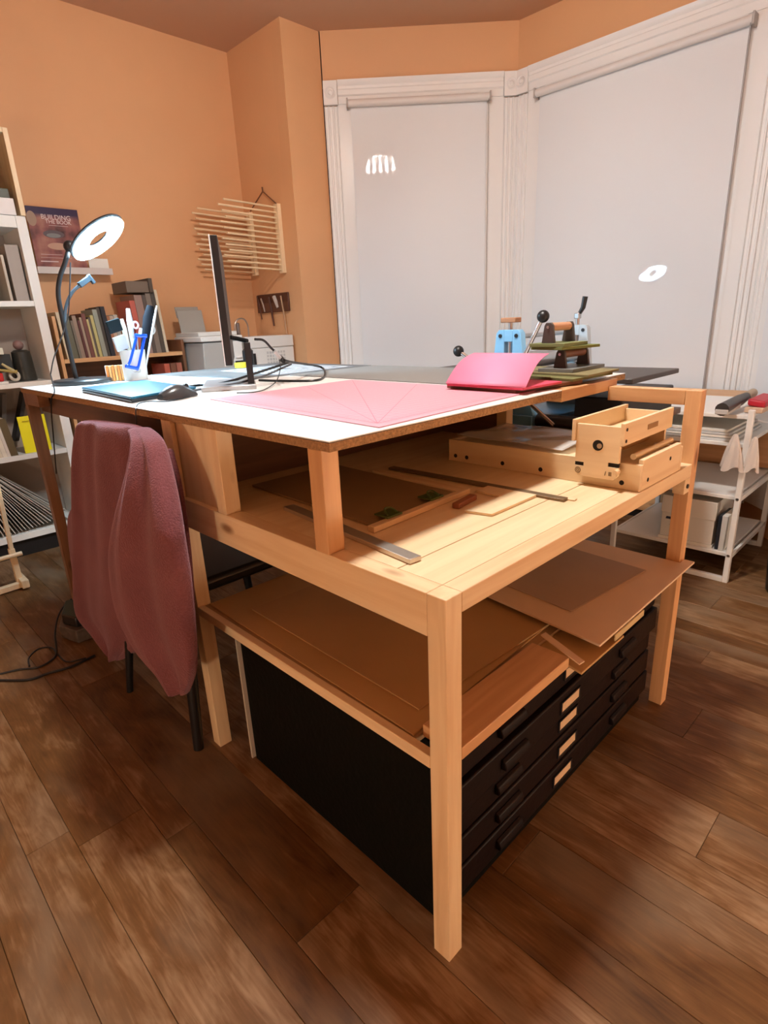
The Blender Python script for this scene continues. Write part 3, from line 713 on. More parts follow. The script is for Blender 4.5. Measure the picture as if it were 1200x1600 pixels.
arm2 = bez([at(100, 510, 1, 2.03), at(103, 480, 1, 2.025), at(112, 458, 1, 2.015), at(124, 446, 1, 2.0)], 8)
MB().tube(arm2, .006, 10).build('phone_arm', mat('arm_blue_black', (.05, .07, .09), .3), RL)
pc = at(132, 440, 1, 2.0); pd = (at(143, 432, 1, 2.0)-at(124, 446, 1, 2.0)).normalized()
q = MB().obox(pc, pd*.026, Vector((0, .010, 0)), pd.cross(Vector((0, 1, 0)))*.010); q.obox(pc+pd*.026+pd.cross(Vector((0, 1, 0)))*-.006, pd*.006, Vector((0, .010, 0)), pd.cross(Vector((0, 1, 0)))*.018)
q.build('phone_clamp', mat('clamp_black', (.03, .045, .06), .35), RL, bevel=.002)
cord = bez([at(110, 410, 1, 2.0), at(109, 450, 1, 2.0), at(106, 495, 1, 2.0), at(95, 530, 1, 1.99), at(84, 560, 1, 1.98), at(79, 585, 1, 1.97)], 8)
e0 = at(78, 603, 0, -.006); cord += bez([cord[-1], Vector((.01, e0.y+.02, ZT+.006)), Vector((-.008, e0.y, .955)), at(80, 640, 0, -.008), at(84, 690, 0, -.006), at(88, 740, 0, -.004)], 8)[1:]
MB().tube(cord, .0022, 6).build('cord', BLACK, RL)

# ------------------------------------------------------------------ pen cup and its contents
cc = Vector((.375, 1.93, ZT))
CU = thing('pen_cup', cc, 'white mug holding brushes and tools beside the ring lamp', 'cup')
MB().lathe(cc, [(.040, 0), (.043, .002), (.048, .118), (.044, .118), (.039, .006), (.0, .006)], 32).build('cup_body', mat('cup_white', (.52, .51, .48), .4), CU)
q = MB(); q.torus(cc+Vector((-.020, -.0425, .045)), (.4, .9, 0), .011, .0012, 20, 6); q.torus(cc+Vector((-.006, -.0455, .040)), (.15, .98, 0), .008, .0012, 20, 6); q.build('printed_loop', mat('print_grey', (.38, .38, .36), .6), CU)
TW = mat('tool_white', (.50, .52, .52), .5)
def tool(px0, py0, px1, py1, y, r0, r1, m_, name, label, cat, y1=None):
    a, b = at(px0, py0, 1, y), at(px1, py1, 1, y1 if y1 else y)
    return tag(MB().tube([a, a.lerp(b, .8), b], [r0, r1, r1*.6], 12).build(name, m_), label, cat)
# wide brush
BR = thing('wide_brush', at(205, 575, 1, 1.935), 'wide flat brush with dark bristles and white handle in the mug', 'brush')
a, b = at(205, 580, 1, 1.935), at(178, 508, 1, 1.90); d = (b-a).normalized(); sd = d.cross(Vector((0, 1, 0))).normalized()
MB().obox(a.lerp(b, .25), d*.032, sd*.009, Vector((0, .005, 0))).build('handle', TW, BR, bevel=.003)
MB().obox(a.lerp(b, .62), d*.028, sd*.024, Vector((0, .006, 0))).build('ferrule', mat('ferrule', (.42, .45, .48), .4), BR, bevel=.002)
MB().obox(a.lerp(b, .98), d*.024, sd*.026, Vector((0, .007, 0))).build('bristles', mat('bristle_dark', (.012, .02, .025), .9, spec=.1), BR, bevel=.003)
tool(213, 575, 200, 482, 1.945, .005, .012, TW, 'bone_folder', 'pale rounded bone folder standing in the mug', 'tool')
tool(209, 575, 190, 498, 1.955, .005, .010, mat('tool_cream', (.46, .42, .34), .6), 'wooden_spoon', 'cream rounded spoon handle behind the bone folder', 'tool')
tool(222, 575, 235, 478, 1.932, .013, .022, mat('brush_black', (.008, .009, .012), .9, spec=.05), 'round_brush', 'thick black round brush in the mug', 'brush')
tool(227, 578, 245, 478, 1.900, .003, .0050, TW, 'white_stick', 'thin white stick in front of the black round brush', 'stick')
SC = thing('scissors', at(214, 560, 1, 1.91), 'white handled scissors with loop grips in the mug', 'scissors')
q = MB(); pa = at(236, 515, 1, 1.93); q.torus(pa, (0.2, -1, 0), .017, .0035, 24, 8); q.build('grip', TW, SC)
q = MB(); pb = at(212, 508, 1, 1.91); q.torus(pb, (0.3, -1, 0), .012, .0035, 24, 8); q.build('grip', mat('grip_pink', (.72, .62, .68), .4), SC)
MB().tube([at(232, 528, 1, 1.93), at(222, 575, 1, 1.925)], .004, 8).build('blade', GREYM, SC)
MB().tube([at(213, 521, 1, 1.91), at(218, 575, 1, 1.92)], .004, 8).build('blade', GREYM, SC)
# blue peeler clipped to the mug front
PE = thing('blue_peeler', at(210, 560, 1, 1.875), 'bright blue plastic clip hanging on the front of the mug', 'clip')
PB = mat('bright_blue', (.005, .06, .62), .25, spec=.6)
MB().tube(bez([at(213, 527, 1, 1.872), at(203, 565, 1, 1.872), at(197, 572, 1, 1.872)], 6), .005, 10).build('side_bar', PB, PE)
MB().tube(bez([at(226, 527, 1, 1.872), at(217, 570, 1, 1.872), at(214, 574, 1, 1.872)], 6), .005, 10).build('side_bar', PB, PE)
MB().tube([at(211, 524, 1, 1.872), at(229, 525, 1, 1.872)], .007, 10).build('top_bar', PB, PE)
MB().tube([at(196, 572, 1, 1.872), at(216, 576, 1, 1.872)], .007, 10).build('bottom_bar', PB, PE)
MB().tube([at(220, 513, 1, 1.875), at(219, 524, 1, 1.873)], .006, 10).build('tip', mat('tip_pale', (.55, .70, .82), .4), PE)
# box of orange cards
OB = thing('card_box', (.292, 1.945, ZT), 'small white box of orange cards beside the mug', 'card box')
ca, cb = at(168, 597, 2, ZT), at(196, 595, 2, ZT); du = (cb-ca); du.z = 0; wv = du.length; du.normalize(); dn = Vector((-du.y, du.x, 0))
hh = .062
MB().obox(ca+du*.0015+dn*.02+Zv*hh/2, du*.0015, dn*.02, Zv*hh/2).build('side', WHITEM, OB)
MB().obox(ca+du*(wv-.0015)+dn*.02+Zv*hh/2, du*.0015, dn*.02, Zv*hh/2).build('side', WHITEM, OB)
MB().obox(ca+du*wv/2+dn*.041+Zv*hh/2, du*wv/2, dn*.0012, Zv*hh/2).build('back', WHITEM, OB)
for k in range(6):
    MB().obox(ca+du*(.006+(wv-.012)*k/5)+dn*.019+Zv*(hh/2+.001), du*.0042, dn*.019, Zv*(hh/2-.001-.002*(k % 2))).build('orange_card', mat('card_orange_%d' % (k % 2), ((.62, .20, .04), (.58, .30, .10))[k % 2], .6), OB)

# ------------------------------------------------------------------ laptop, mouse, cables
LP = thing('laptop', (.16, 1.40, ZT), 'closed blue laptop on the white table corner', 'laptop')
lc = [(.065, 1.63), (.034, 1.135), (.268, 1.215), (.300, 1.67)]
MB().prism([(a, b, ZT+.0005) for a, b in lc], (0, 0, .009)).build('base', mat('laptop_dark', (.035, .045, .055), .35, metal=.3), LP, bevel=.002)
MB().prism([(a, b, ZT+.0105) for a, b in lc], (0, 0, .007)).build('lid', mat('laptop_blue', (.02, .14, .24), .3, metal=.2), LP, bevel=.002)
MS = thing('mouse', (.165, 1.12, ZT), 'black corded computer mouse beside the laptop', 'mouse')
q = MB(); dv = Vector((.985, .17, 0)).normalized(); sv = Vector((-dv.y, dv.x, 0))
vs = []; nU, nV = 14, 12
mlen = .115; mo = Vector((.112, 1.085, ZT))
for i in range(nU+1):
    t = i/nU; hz = .036*(math.sin(math.pi*min(1, t*.86+.10))**.7); wd = .031*(math.sin(math.pi*min(.96, max(.04, t*.92+.04)))**.35)
    for k in range(nV+1):
        f_ = math.pi*k/nV; vs.append(mo+dv*(mlen*t)+sv*(wd*math.cos(f_)+.03)+Zv*(.002+hz*math.sin(f_)**.8))
q.add(vs, [(i*(nV+1)+k, (i+1)*(nV+1)+k, (i+1)*(nV+1)+k+1, i*(nV+1)+k+1) for i in range(nU) for k in range(nV)] + [tuple(range(nV, -1, -1)), tuple(range(nU*(nV+1), (nU+1)*(nV+1)))])
q.build('shell', mat('mouse_grey', (.045, .045, .048), .28), MS)
MB().cyl(mo+dv*.088+sv*.027+Zv*.030, mo+dv*.088+sv*.033+Zv*.030, .008, n=14).build('wheel', BLACK, MS)
mcab = bez([mo+dv*.114+sv*.03+Zv*.010, at(306, 612, 2, ZT+.004), at(296, 620, 2, ZT+.003), at(262, 627, 2, ZT+.003), at(235, 627, 2, ZT+.003), at(216, 631, 2, ZT+.003), Vector((-.006, at(212, 640, 0, -.006).y, ZT-.004)), at(213, 660, 0, -.008), at(216, 690, 0, -.006)], 6)
MB().tube(mcab, .0017, 6).build('cord', BLACK, MS)
# bundle of cables looping from the monitor stand
def cable(name, pts, r, label, m_=BLACK, cat='cable'):
    return tag(MB().tube(bez(pts, 8), r, 8).build(name, m_), label, cat)
def tp(px, py, z): return at(px, py, 2, ZT+z)
cable('monitor_cable', [at(398, 530, 1, 1.17), at(412, 532, 1, 1.17), at(425, 545, 1, 1.17), at(440, 558, 1, 1.17), at(452, 565, 1, 1.14), tp(500, 573, .02), tp(508, 585, .004), tp(495, 594, .004), tp(440, 595, .004), tp(405, 594, .004)], .004, 'thick black cable looping round behind the monitor stand')
q = MB()
cable('power_cable', [tp(452, 566, .060), tp(400, 583, .030), tp(350, 598, .012), tp(310, 602, .006), tp(285, 606, .006)], .0042, 'black power cable stretched across the monitor base to the mouse')
cable('data_cable', [tp(455, 569, .058), tp(410, 588, .030), tp(360, 601, .014), tp(325, 606, .008), tp(300, 611, .006)], .0035, 'grey data cable running beside the power cable', mat('cable_grey', (.09, .09, .10), .4))
cable('thin_cable', [at(436, 560, 1, 1.17), at(438, 575, 1, 1.10), tp(432, 595, .012), tp(415, 608, .004), tp(395, 613, .004), tp(370, 614, .004)], .0016, 'thin black cable hanging down in front of the monitor neck')
CN = thing('cable_adapter', at(430, 552, 1, 1.165), 'small silver and black plug joint on the looping cable', 'plug')
a, b = at(428, 549, 1, 1.165), at(437, 560, 1, 1.165); MB().tube([a, b], .0085, 12).build('plug_body', mat('plug_silver', (.6, .6, .6), .3, metal=.5), CN)
a2 = at(445, 566, 1, 1.16); MB().tube([b, a2], .0075, 12).build('plug_tail', BLACK, CN)
# yellow tape roll and black bottle behind the monitor
YR_ = at(379, 574, 2, ZT+.004); q = MB(); q.lathe(YR_, [(.028, 0), (.036, 0), (.036, .022), (.028, .022)], 28); tag(q.build('tape_roll', mat('tape_yellow', (.75, .62, .04), .4)), 'yellow tape roll standing behind the monitor', 'tape')
bb = Vector((YR_.x+.13, YR_.y+.15, ZT+.003))
MB().lathe(bb, [(.026, 0), (.027, .003), (.027, .07), (.012, .085), (.012, .10), (.0, .10)], 24).build('ink_bottle', BLACK)
tag(bpy.data.objects['ink_bottle'], 'small black ink bottle behind the yellow tape roll', 'bottle')

# ------------------------------------------------------------------ chair with a coat over its back
CH = thing('chair', (.14, 1.10, 0), 'black chair tucked under the table with a coat over its back', 'chair')
CHM = mat('chair_black', (.010, .010, .011), .35)
def leg(a, b, r0, r1): MB().tube([a, b], [r0, r1], 14).build('leg', CHM, CH)
leg((-.045, .895, 0), (-.010, .915, .46), .015, .020); leg((-.072, 1.328, 0), (-.010, 1.295, .46), .011, .017)
leg((.42, .915, 0), (.37, .945, .455), .011, .017); leg((.42, 1.29, 0), (.37, 1.265, .455), .011, .017)
B(-.025, .40, .895, 1.315, .46, .50).build('seat', CHM, CH, bevel=.014, seg=3)
for yy in (.925, 1.285): MB().tube([(-.005, yy, .48), (-.030, yy, .70), (-.042, yy, .86)], .013, 12).build('back_post', CHM, CH)
q = MB(); vs = []; n = 12
for i in range(n+1):
    t = i/n; yy = .91+.39*t; xx = -.040+.020*math.sin(math.pi*t)
    vs += [(xx, yy, .64), (xx-.008, yy, .895), (xx+.016, yy, .895), (xx+.022, yy, .64)]
fs = []
for i in range(n):
    for k in range(4): fs.append((4*i+k, 4*i+(k+1) % 4, 4*i+4+(k+1) % 4, 4*i+4+k))
fs += [(3, 2, 1, 0), (4*n, 4*n+1, 4*n+2, 4*n+3)]
q.add(vs, fs).build('backrest', CHM, CH, bevel=.004)

def coat_mat():
    m, n, b = nt('pink_fleece')
    tc = n.nodes.new('ShaderNodeTexCoord')
    n1 = n.nodes.new('ShaderNodeTexNoise'); n1.inputs['Scale'].default_value = 9; n1.inputs['Detail'].default_value = 5
    n2 = n.nodes.new('ShaderNodeTexNoise'); n2.inputs['Scale'].default_value = 260; n2.inputs['Detail'].default_value = 3
    for k in (n1, n2): n.links.new(tc.outputs['Object'], k.inputs['Vector'])
    r = n.nodes.new('ShaderNodeValToRGB'); r.color_ramp.elements[0].color = (.125, .038, .044, 1); r.color_ramp.elements[1].color = (.215, .078, .086, 1)
    r.color_ramp.elements[0].position = .3; r.color_ramp.elements[1].position = .7
    mx = n.nodes.new('ShaderNodeMath'); mx.operation = 'MULTIPLY_ADD'; mx.inputs[1].default_value = .45
    hv = n.nodes.new('ShaderNodeMath'); hv.operation = 'MULTIPLY'; hv.inputs[1].default_value = .55; n.links.new(n2.outputs['Fac'], hv.inputs[0])
    n.links.new(n1.outputs['Fac'], mx.inputs[0]); n.links.new(hv.outputs[0], mx.inputs[2]); n.links.new(mx.outputs[0], r.inputs['Fac'])
    n.links.new(r.outputs['Color'], b.inputs['Base Color']); b.inputs['Roughness'].default_value = .95
    b.inputs['Sheen Weight'].default_value = .6; b.inputs['Sheen Tint'].default_value = (.6, .42, .5, 1); b.inputs['Specular IOR Level'].default_value = .1
    bp = n.nodes.new('ShaderNodeBump'); bp.inputs['Strength'].default_value = .8; bp.inputs['Distance'].default_value = .004
    n.links.new(n2.outputs['Fac'], bp.inputs['Height']); n.links.new(bp.outputs['Normal'], b.inputs['Normal'])
    return m
CT = thing('coat', (-.07, 1.1, .23), 'dusty pink fleece coat draped over the black chair back', 'coat')
COATM = coat_mat()
def drape(name, rows, xc, depth, folds, parent, m_=COATM, n=44, noise=.004):
    """rows: (left px, right px, row py left, row py right); closed cross sections between both outlines"""
    rnd = random.Random(len(name)); q = MB(); vs = []
    R_ = len(rows)
    for i, (xl, yl, xr, yr) in enumerate(rows):
        t = i/(R_-1); X = xc(t); a = at(xl, yl, 0, X); b = at(xr, yr, 0, X); mid = (a+b)/2; hv = (b-a)/2; dp = depth(t)
        for k in range(n):
            f_ = 2*math.pi*k/n; c_, s_ = math.cos(f_), math.sin(f_)
            u = math.copysign(abs(c_)**.75, c_)
            rip = sum(A_*math.sin(w_*u+p_+sh*t)*(min(1, t*3+.15)) for A_, w_, p_, sh in folds)
            p = mid+hv*u; p.x += -math.copysign(abs(s_)**.6, s_)*dp + rip*(1 if s_ > 0 else .4)*abs(s_)**.5*-1
            vs.append(p)
    fs = [(i*n+k, i*n+(k+1) % n, (i+1)*n+(k+1) % n, (i+1)*n+k) for i in range(R_-1) for k in range(n)]
    fs += [tuple(range(n-1, -1, -1)), tuple(range((R_-1)*n, R_*n))]
    q.add(vs, fs); o = q.build(name, m_, parent)
    bm = bmesh.new(); bm.from_mesh(o.data); bmesh.ops.recalc_face_normals(bm, faces=bm.faces); bm.to_mesh(o.data); bm.free()
    o.data.shade_smooth()
    sd = o.modifiers.new('sub', 'SUBSURF'); sd.levels = 1; sd.render_levels = 1
    return o
def rowsof(left, right, k):
    Lp, Rp = bez([(a, b, 0) for a, b in left], 8), bez([(a, b, 0) for a, b in right], 8)
    def samp(P, t):
        f_ = t*(len(P)-1); i = min(int(f_), len(P)-2); return P[i].lerp(P[i+1], f_-i)
    return [(samp(Lp, i/k).x, samp(Lp, i/k).y, samp(Rp, i/k).x, samp(Rp, i/k).y) for i in range(k+1)]
body = rowsof([(136, 656), (128, 664), (126, 700), (125, 760), (124, 830), (124, 900), (127, 955), (150, 985), (174, 1015), (184, 1026)],
              [(205, 664), (222, 674), (236, 710), (246, 760), (256, 830), (262, 900), (255, 960), (235, 1000), (200, 1026), (190, 1030)], 40)
drape('coat_body', body, lambda t: -.028-.012*t, lambda t: .018+.022*min(1, t*4)*(1-.5*t), [(.014, 5.5, .4, 1.), (.008, 12, 1.2, -1.5)], CT)
flap = rowsof([(206, 668), (214, 690), (207, 735), (190, 790), (177, 850), (177, 900), (186, 955), (212, 1010), (246, 1052), (272, 1082)],
              [(224, 668), (243, 690), (256, 735), (268, 790), (278, 850), (287, 900), (294, 955), (300, 1010), (301, 1052), (290, 1088)], 40)
drape('coat_front', flap, lambda t: -.056-.062*min(1, t*2.4), lambda t: .012+.030*math.sin(math.pi*min(1, t*.9+.08)), [(.012, 4.5, 1.6, .8), (.007, 9, .3, 2.)], CT)
slv = rowsof([(126, 780), (113, 800), (111, 830), (118, 900), (125, 950)], [(140, 780), (142, 800), (143, 830), (148, 900), (150, 950)], 16)
drape('sleeve', slv, lambda t: -.02-.01*t, lambda t: .012+.014*math.sin(math.pi*t), [(.003, 4, 0, 2)], CT)
edge = rowsof([(262, 700), (272, 760), (284, 860), (292, 960), (299, 1040)], [(266, 700), (282, 760), (296, 860), (303, 960), (303, 1040)], 20)
drape('coat_lining_edge', edge, lambda t: -.022-.03*t, lambda t: .008, [(.002, 4, 0, 2)], CT)

# ------------------------------------------------------------------ floor things at the left
cable('floor_cable', [at(0, 1053, 2, .004), at(30, 1046, 2, .004), at(58, 1043, 2, .004), at(78, 1033, 2, .004), at(88, 1020, 2, .006), at(86, 990, 2, .03), at(92, 960, 2, .05), at(105, 942, 2, .05), at(124, 927, 2, .05)], .0035, 'thin black cable rising from the floor towards the chair')
cable('floor_cable', [at(0, 1063, 2, .005), at(45, 1062, 2, .005), at(75, 1052, 2, .005), at(110, 1042, 2, .005), at(148, 1024, 2, .005)], .0045, 'thicker black cable lying along the floor past the pedal box')
cable('floor_cable', [at(46, 1041, 2, .004), at(45, 1028, 2, .004), at(60, 1014, 2, .004), at(80, 1012, 2, .004), at(90, 1022, 2, .004), at(105, 1034, 2, .004), at(135, 1028, 2, .004)], .003, 'thin black cable loop on the floor beside the pedal box')
PDL = thing('pedal_box', (-.02, 1.86, 0), 'low dark box with a worn grey rim on the floor beside the chair', 'box')
pc = [at(90, 1000, 2, 0), at(106, 1018, 2, 0), at(152, 1000, 2, 0), at(140, 962, 2, 0)]
pts = [(-.118, 1.90), (-.085, 1.80), (.03, 1.80), (.07, 2.00), (-.055, 2.05)]
MB().prism([(a, b, .0003) for a, b in pts], (0, 0, .055)).build('rim', mat('rim_grey', (.10, .075, .06), .6, var=.3, vscale=40), PDL, bevel=.004)
ctr = Vector((-.03, 1.91, 0)); MB().prism([tuple(ctr.lerp(Vector((a, b, 0)), .8)+Vector((0, 0, .0556))) for a, b in pts], (0, 0, .045)).build('pedal', BLACK, PDL, bevel=.006)
# easel at the left edge
EA = thing('easel', (-.16, 2.62, 0), 'pale wooden easel foot at the left by the white bookcase', 'easel')
EW = ply('z')
e1 = [at(-4, 760, 1, 2.60), at(20, 868, 1, 2.60)]; 
MB().obox((e1[0]+e1[1])/2, (e1[1]-e1[0])/2*1.02, Vector((0, .012, 0)), Vector((.009, 0, .002))).build('leg', EW, EA, bevel=.002)
e2 = at(20, 868, 1, 2.60); ex = e2.x
MB().obox((ex, 2.60, .10), (.013, 0, 0), (0, .013, 0), (0, 0, .10)).build('foot_post', EW, EA, bevel=.002)
MB().tube([(ex-.42, 2.575, .165), (ex+.035, 2.575, .172)], .011, 10).build('crossbar', EW, EA)
MB().obox((ex-.17, 2.57, .019), (.19, .012, 0), (-.001, .015, 0), (0, 0, .014)).build('foot_bar', EW, EA, bevel=.003)
MB().obox((ex+.010, 2.60, .03), (.016, 0, 0), (0, .07, 0), (0, 0, .02)).build('skid', EW, EA, bevel=.003)
MB().obox((ex-.40, 2.60, .36), (.013, 0, 0), (0, .013, 0), (0, 0, .36)).build('leg', EW, EA, bevel=.002)

# ------------------------------------------------------------------ white bookcase on the left
BC = thing('bookcase', (-.2, 3.19, 0), 'tall white bookcase with open shelves by the left wall', 'bookcase')
BCM = mat('bookcase_white', (.80, .785, .74), .4)
yf, yk, xr_, xl_ = 3.035, 3.335, .400, -.80
B(xr_-.046, xr_, yf, yk, .0, 1.73).build('side', BCM, BC, bevel=.001)
B(xl_, xl_+.046, yf, yk, .0, 1.73).build('side', BCM, BC, bevel=.001)
for z0, z1 in ((.095, .128), (.530, .556), (.905, .93), (1.305, 1.332)):
    B(xl_+.047, xr_-.047, yf, yk-.012, z0, z1).build('shelf', BCM, BC, bevel=.001)
B(xl_+.047, xr_-.047, yf, yk-.012, 1.675, 1.7295).build('top', BCM, BC, bevel=.001)
B(xl_+.047, xr_-.047, yk-.011, yk, .0, 1.72).build('back', mat('bookcase_back', (.40, .32, .26), .6), BC)
B(xl_+.047, xr_-.047, yf+.02, yf+.035, 0, .0945).build('kick_board', BLACK, BC)
# birch box shelf on top
BX = thing('birch_shelf', (-.1, 3.17, 1.7305), 'birch plywood shelf unit standing on the white bookcase', 'shelf')
B(.378, .400, 3.02, 3.33, 1.7305, 2.11).build('side', ply('z'), BX, bevel=.001); B(-.62, -.598, 3.02, 3.33, 1.7305, 2.11).build('side', ply('z'), BX, bevel=.001)
B(-.597, .377, 3.02, 3.32, 2.088, 2.11).build('top', ply('x'), BX, bevel=.001); B(-.597, .377, 3.321, 3.33, 1.7305, 2.11).build('back', walnut('x'), BX)
tag(B(.10, .362, 3.03, 3.26, 1.7306, 1.806).build('white_box', mat('box_white', (.78, .74, .72), .5), bevel=.002), 'flat white box on top of the white bookcase', 'box')
tag(B(.08, .35, 3.035, 3.27, 1.8065, 1.848).build('grey_box', mat('box_olive', (.10, .11, .09), .5), bevel=.003), 'dark olive box lying on the flat white box', 'box')
for k, (xx, c, h_, lb) in enumerate(((.305, (.55, .45, .04), .09, 'yellow booklet standing on the dark olive box'), (.288, (.75, .70, .52), .085, 'cream booklet between yellow booklets on the dark olive box'), (.27, (.45, .38, .05), .095, 'mustard booklet leaning on the cream booklet'))):
    tag(MB().obox((xx, 3.12, 1.849+h_/2), (.005, 0, .0), (0, .06, 0), (.0, 0, h_/2)).build('booklet', mat('bk_%s' % k, c, .6)), lb, 'booklet', 'booklets on the dark olive box')

rb = random.Random(11)
def book(x0, x1, y0, y1, z, h, col, label, group, tilt=0.0, cat='book', name='book'):
    """cover boards, spine and paper block; spine faces -y"""
    t = thing(name, ((x0+x1)/2, (y0+y1)/2, z), label, cat, group)
    cm = mat('cover_%d_%d_%d' % tuple(int(c*99) for c in col), col, .55)
    th = x1-x0; cv = min(.0022, th*.16); sh = lambda zz: tilt*(zz-z)
    def lean(a, b, c, d, e, f):
        q = MB().box(a, b, c, d, e, f)
        for v in q.v: v.x += sh(v.z)
        return q
    lean(x0+cv, x1-cv, y0+cv+.0005, y1-.003, z+.003, z+h-.003).build('pages', mat('pages', (.66, .58, .45), .8), t)
    q = lean(x0, x0+cv, y0, y1, z, z+h)
    for a in ((x1-cv, x1, y0, y1), (x0+cv, x1-cv, y0, y0+cv)):
        k = lean(a[0], a[1], a[2], a[3], z, z+h); q.add(k.v, k.f)
    q.build('cover', cm, t)
    return t
def cname(c):
    r, g, b_ = c; mx_ = max(c)
    if mx_ < .04: return 'black'
    if r > .5 and g > .42 and b_ > .34: return 'cream'
    if abs(r-g) < .05 and abs(g-b_) < .05: return 'grey' if mx_ < .4 else 'white'
    if r > g*2.2 and r > b_*2: return 'brown' if mx_ < .2 else 'rust'
    if g >= r: return 'green' if mx_ > .12 else 'dark green'
    return 'tan' if mx_ > .3 else 'dark brown'
# shelf contents -------------------------------------------------
def shelf_item(*a, m_, name, label, cat, bevel=.002, group=None): return tag(B(*a).build(name, m_, bevel=bevel), label, cat, group)
PAP = mat('paper_white', (.76, .74, .68), .6)
for k in range(5):
    shelf_item(-.25, .185-.012*(k % 2)+.01*k*.3, 3.05, 3.27, 1.3325+.026*k, 1.3325+.026*k+.0245, m_=PAP if k % 2 else mat('paper_pale', (.66, .65, .58), .6), name='paper_pack', label=('lowest', 'second', 'middle', 'fourth', 'topmost')[k]+' paper pack of the white pile on the upper bookcase shelf', cat='paper', group='paper packs on the upper shelf')
shelf_item(.255, .268, 3.06, 3.29, 1.3325, 1.55, m_=mat('folder_beige', (.52, .45, .36), .6), name='folder', label='beige folder standing beside the paper pile', cat='folder')
shelf_item(.285, .345, 3.07, 3.29, 1.3325, 1.60, m_=mat('binder_taupe', (.36, .31, .27), .6), name='binder', label='taupe binder standing at the end of the upper shelf', cat='binder')
sphere_q = MB().lathe((.02, 3.14, 1.4645), [(.03, 0), (.05, .01), (.055, .06), (.03, .11), (.02, .115)], 20)
tag(sphere_q.build('plaster_jar', mat('plaster', (.62, .58, .54), .7)), 'pale round jar standing on the paper pile', 'jar')
# middle compartment: red tin, boxes, tools
shelf_item(-.25, .155, 3.04, 3.22, .931, .942, m_=BCM, name='tray_board', label='white board under the red tin on the middle shelf', cat='board')
shelf_item(-.22, .14, 3.05, 3.19, .9425, .985, m_=mat('tin_red', (.55, .01, .012), .3), name='red_tin', label='flat red tin on the middle bookcase shelf', cat='tin', bevel=.006)
shelf_item(-.26, .20, 3.08, 3.26, .9865, 1.075, m_=mat('box_near_black', (.02, .022, .02), .5), name='dark_crate', label='black crate behind the red tin', cat='crate', bevel=.004)
shelf_item(-.26, .165, 3.045, 3.20, 1.0755, 1.108, m_=mat('box_ivory', (.78, .76, .62), .5), name='ivory_box', label='ivory box resting on the black crate', cat='box')
tag(MB().sphere((.262, 3.15, 1.1165), .026, 14).build('wooden_ball', mat('ball_mauve', (.22, .13, .12), .5)), 'dull mauve ball beside the ivory box', 'ball')
q = MB().lathe((.265, 3.15, .9315), [(.05, 0), (.052, .01), (.045, .15), (.03, .16)], 20); tag(q.build('dark_jar', mat('jar_dark', (.03, .03, .025), .35)), 'dark round jar at the end of the middle shelf', 'jar')
for a, b, cl_, nm in (((.13, 3.06, 1.000), (.205, 3.042, .985), (.42, .33, .10), 'brassy'), ((.145, 3.05, 1.03), (.19, 3.045, .99), (.48, .40, .20), 'pale yellow')):
    tag(MB().tube([a, b], [.006, .009], 10).build('hand_tool', mat('tool_'+nm.replace(' ', '_'), cl_, .4)), nm+' hand tool lying by the dark round jar', 'tool')
q = MB(); q.torus((.11, 3.06, 1.03), (.4, -.8, .5), .024, .007, 24, 8); tag(q.build('tape_ring', mat('tape_grey', (.40, .36, .34), .5)), 'grey tape ring above the red tin', 'tape')
q = MB(); q.torus((.195, 3.075, .965), (.3, -.9, .2), .022, .008, 24, 8); tag(q.build('tape_ring', mat('tape_ivory', (.50, .46, .38), .5)), 'ivory tape ring beside the red tin', 'tape')
# books on the lower shelf
cols = [(.30, .30, .30), (.10, .02, .02), (.62, .33, .10), (.55, .30, .12), (.66, .58, .45), (.70, .63, .52), (.62, .56, .50), (.10, .07, .03)]
names8 = ['grey', 'dark red', 'orange', 'rust orange', 'cream', 'ivory', 'pale grey', 'dark brown']
xx = -.035
for k, c in enumerate(cols):
    th = (.018, .014, .012, .012, .022, .020, .014, .034)[k]
    book(xx, xx+th, 3.05, 3.22, .5565, (.19, .16, .20, .19, .215, .21, .19, .20)[k], c, names8[k]+' paperback standing on the lower bookcase shelf', 'paperbacks on the lower shelf', tilt=-.10)
    xx += th+.0012
YB = thing('yellow_booklet', (.235, 3.06, .5565), 'bright yellow booklet standing face out on the lower bookcase shelf', 'booklet')
MB().obox((.222, 3.066, .655), (.066, .0, 0), (0, .004, 0), (.0, .003, .098)).build('cover', mat('yellow_cover', (.80, .72, .01), .5), YB, bevel=.001)
q = MB(); q.obox((.205, 3.0585, .728), (.030, 0, 0), (0, .0004, 0), (0, 0, .0018)); q.obox((.215, 3.0635, .580), (.05, 0, 0), (0, .0004, 0), (0, 0, .0012)); q.build('printed_line', mat('yellow_print', (.45, .38, .02), .6), YB)
for k in range(6):
    a = -.24+.085*k
    tag(MB().obox((a+.03, 3.275, .735), (.010, 0, 0), (0, .045, 0), (-.05+.02*k, 0, .13)).build('dark_folder', mat('folder_dk_%d' % (k % 3), ((.05, .05, .05), (.12, .10, .09), (.03, .025, .025))[k % 3], .6)), ('charcoal', 'umber', 'black')[k % 3]+' folder leaning at the back of the lower shelf', 'folder', 'folders at the back of the lower shelf')
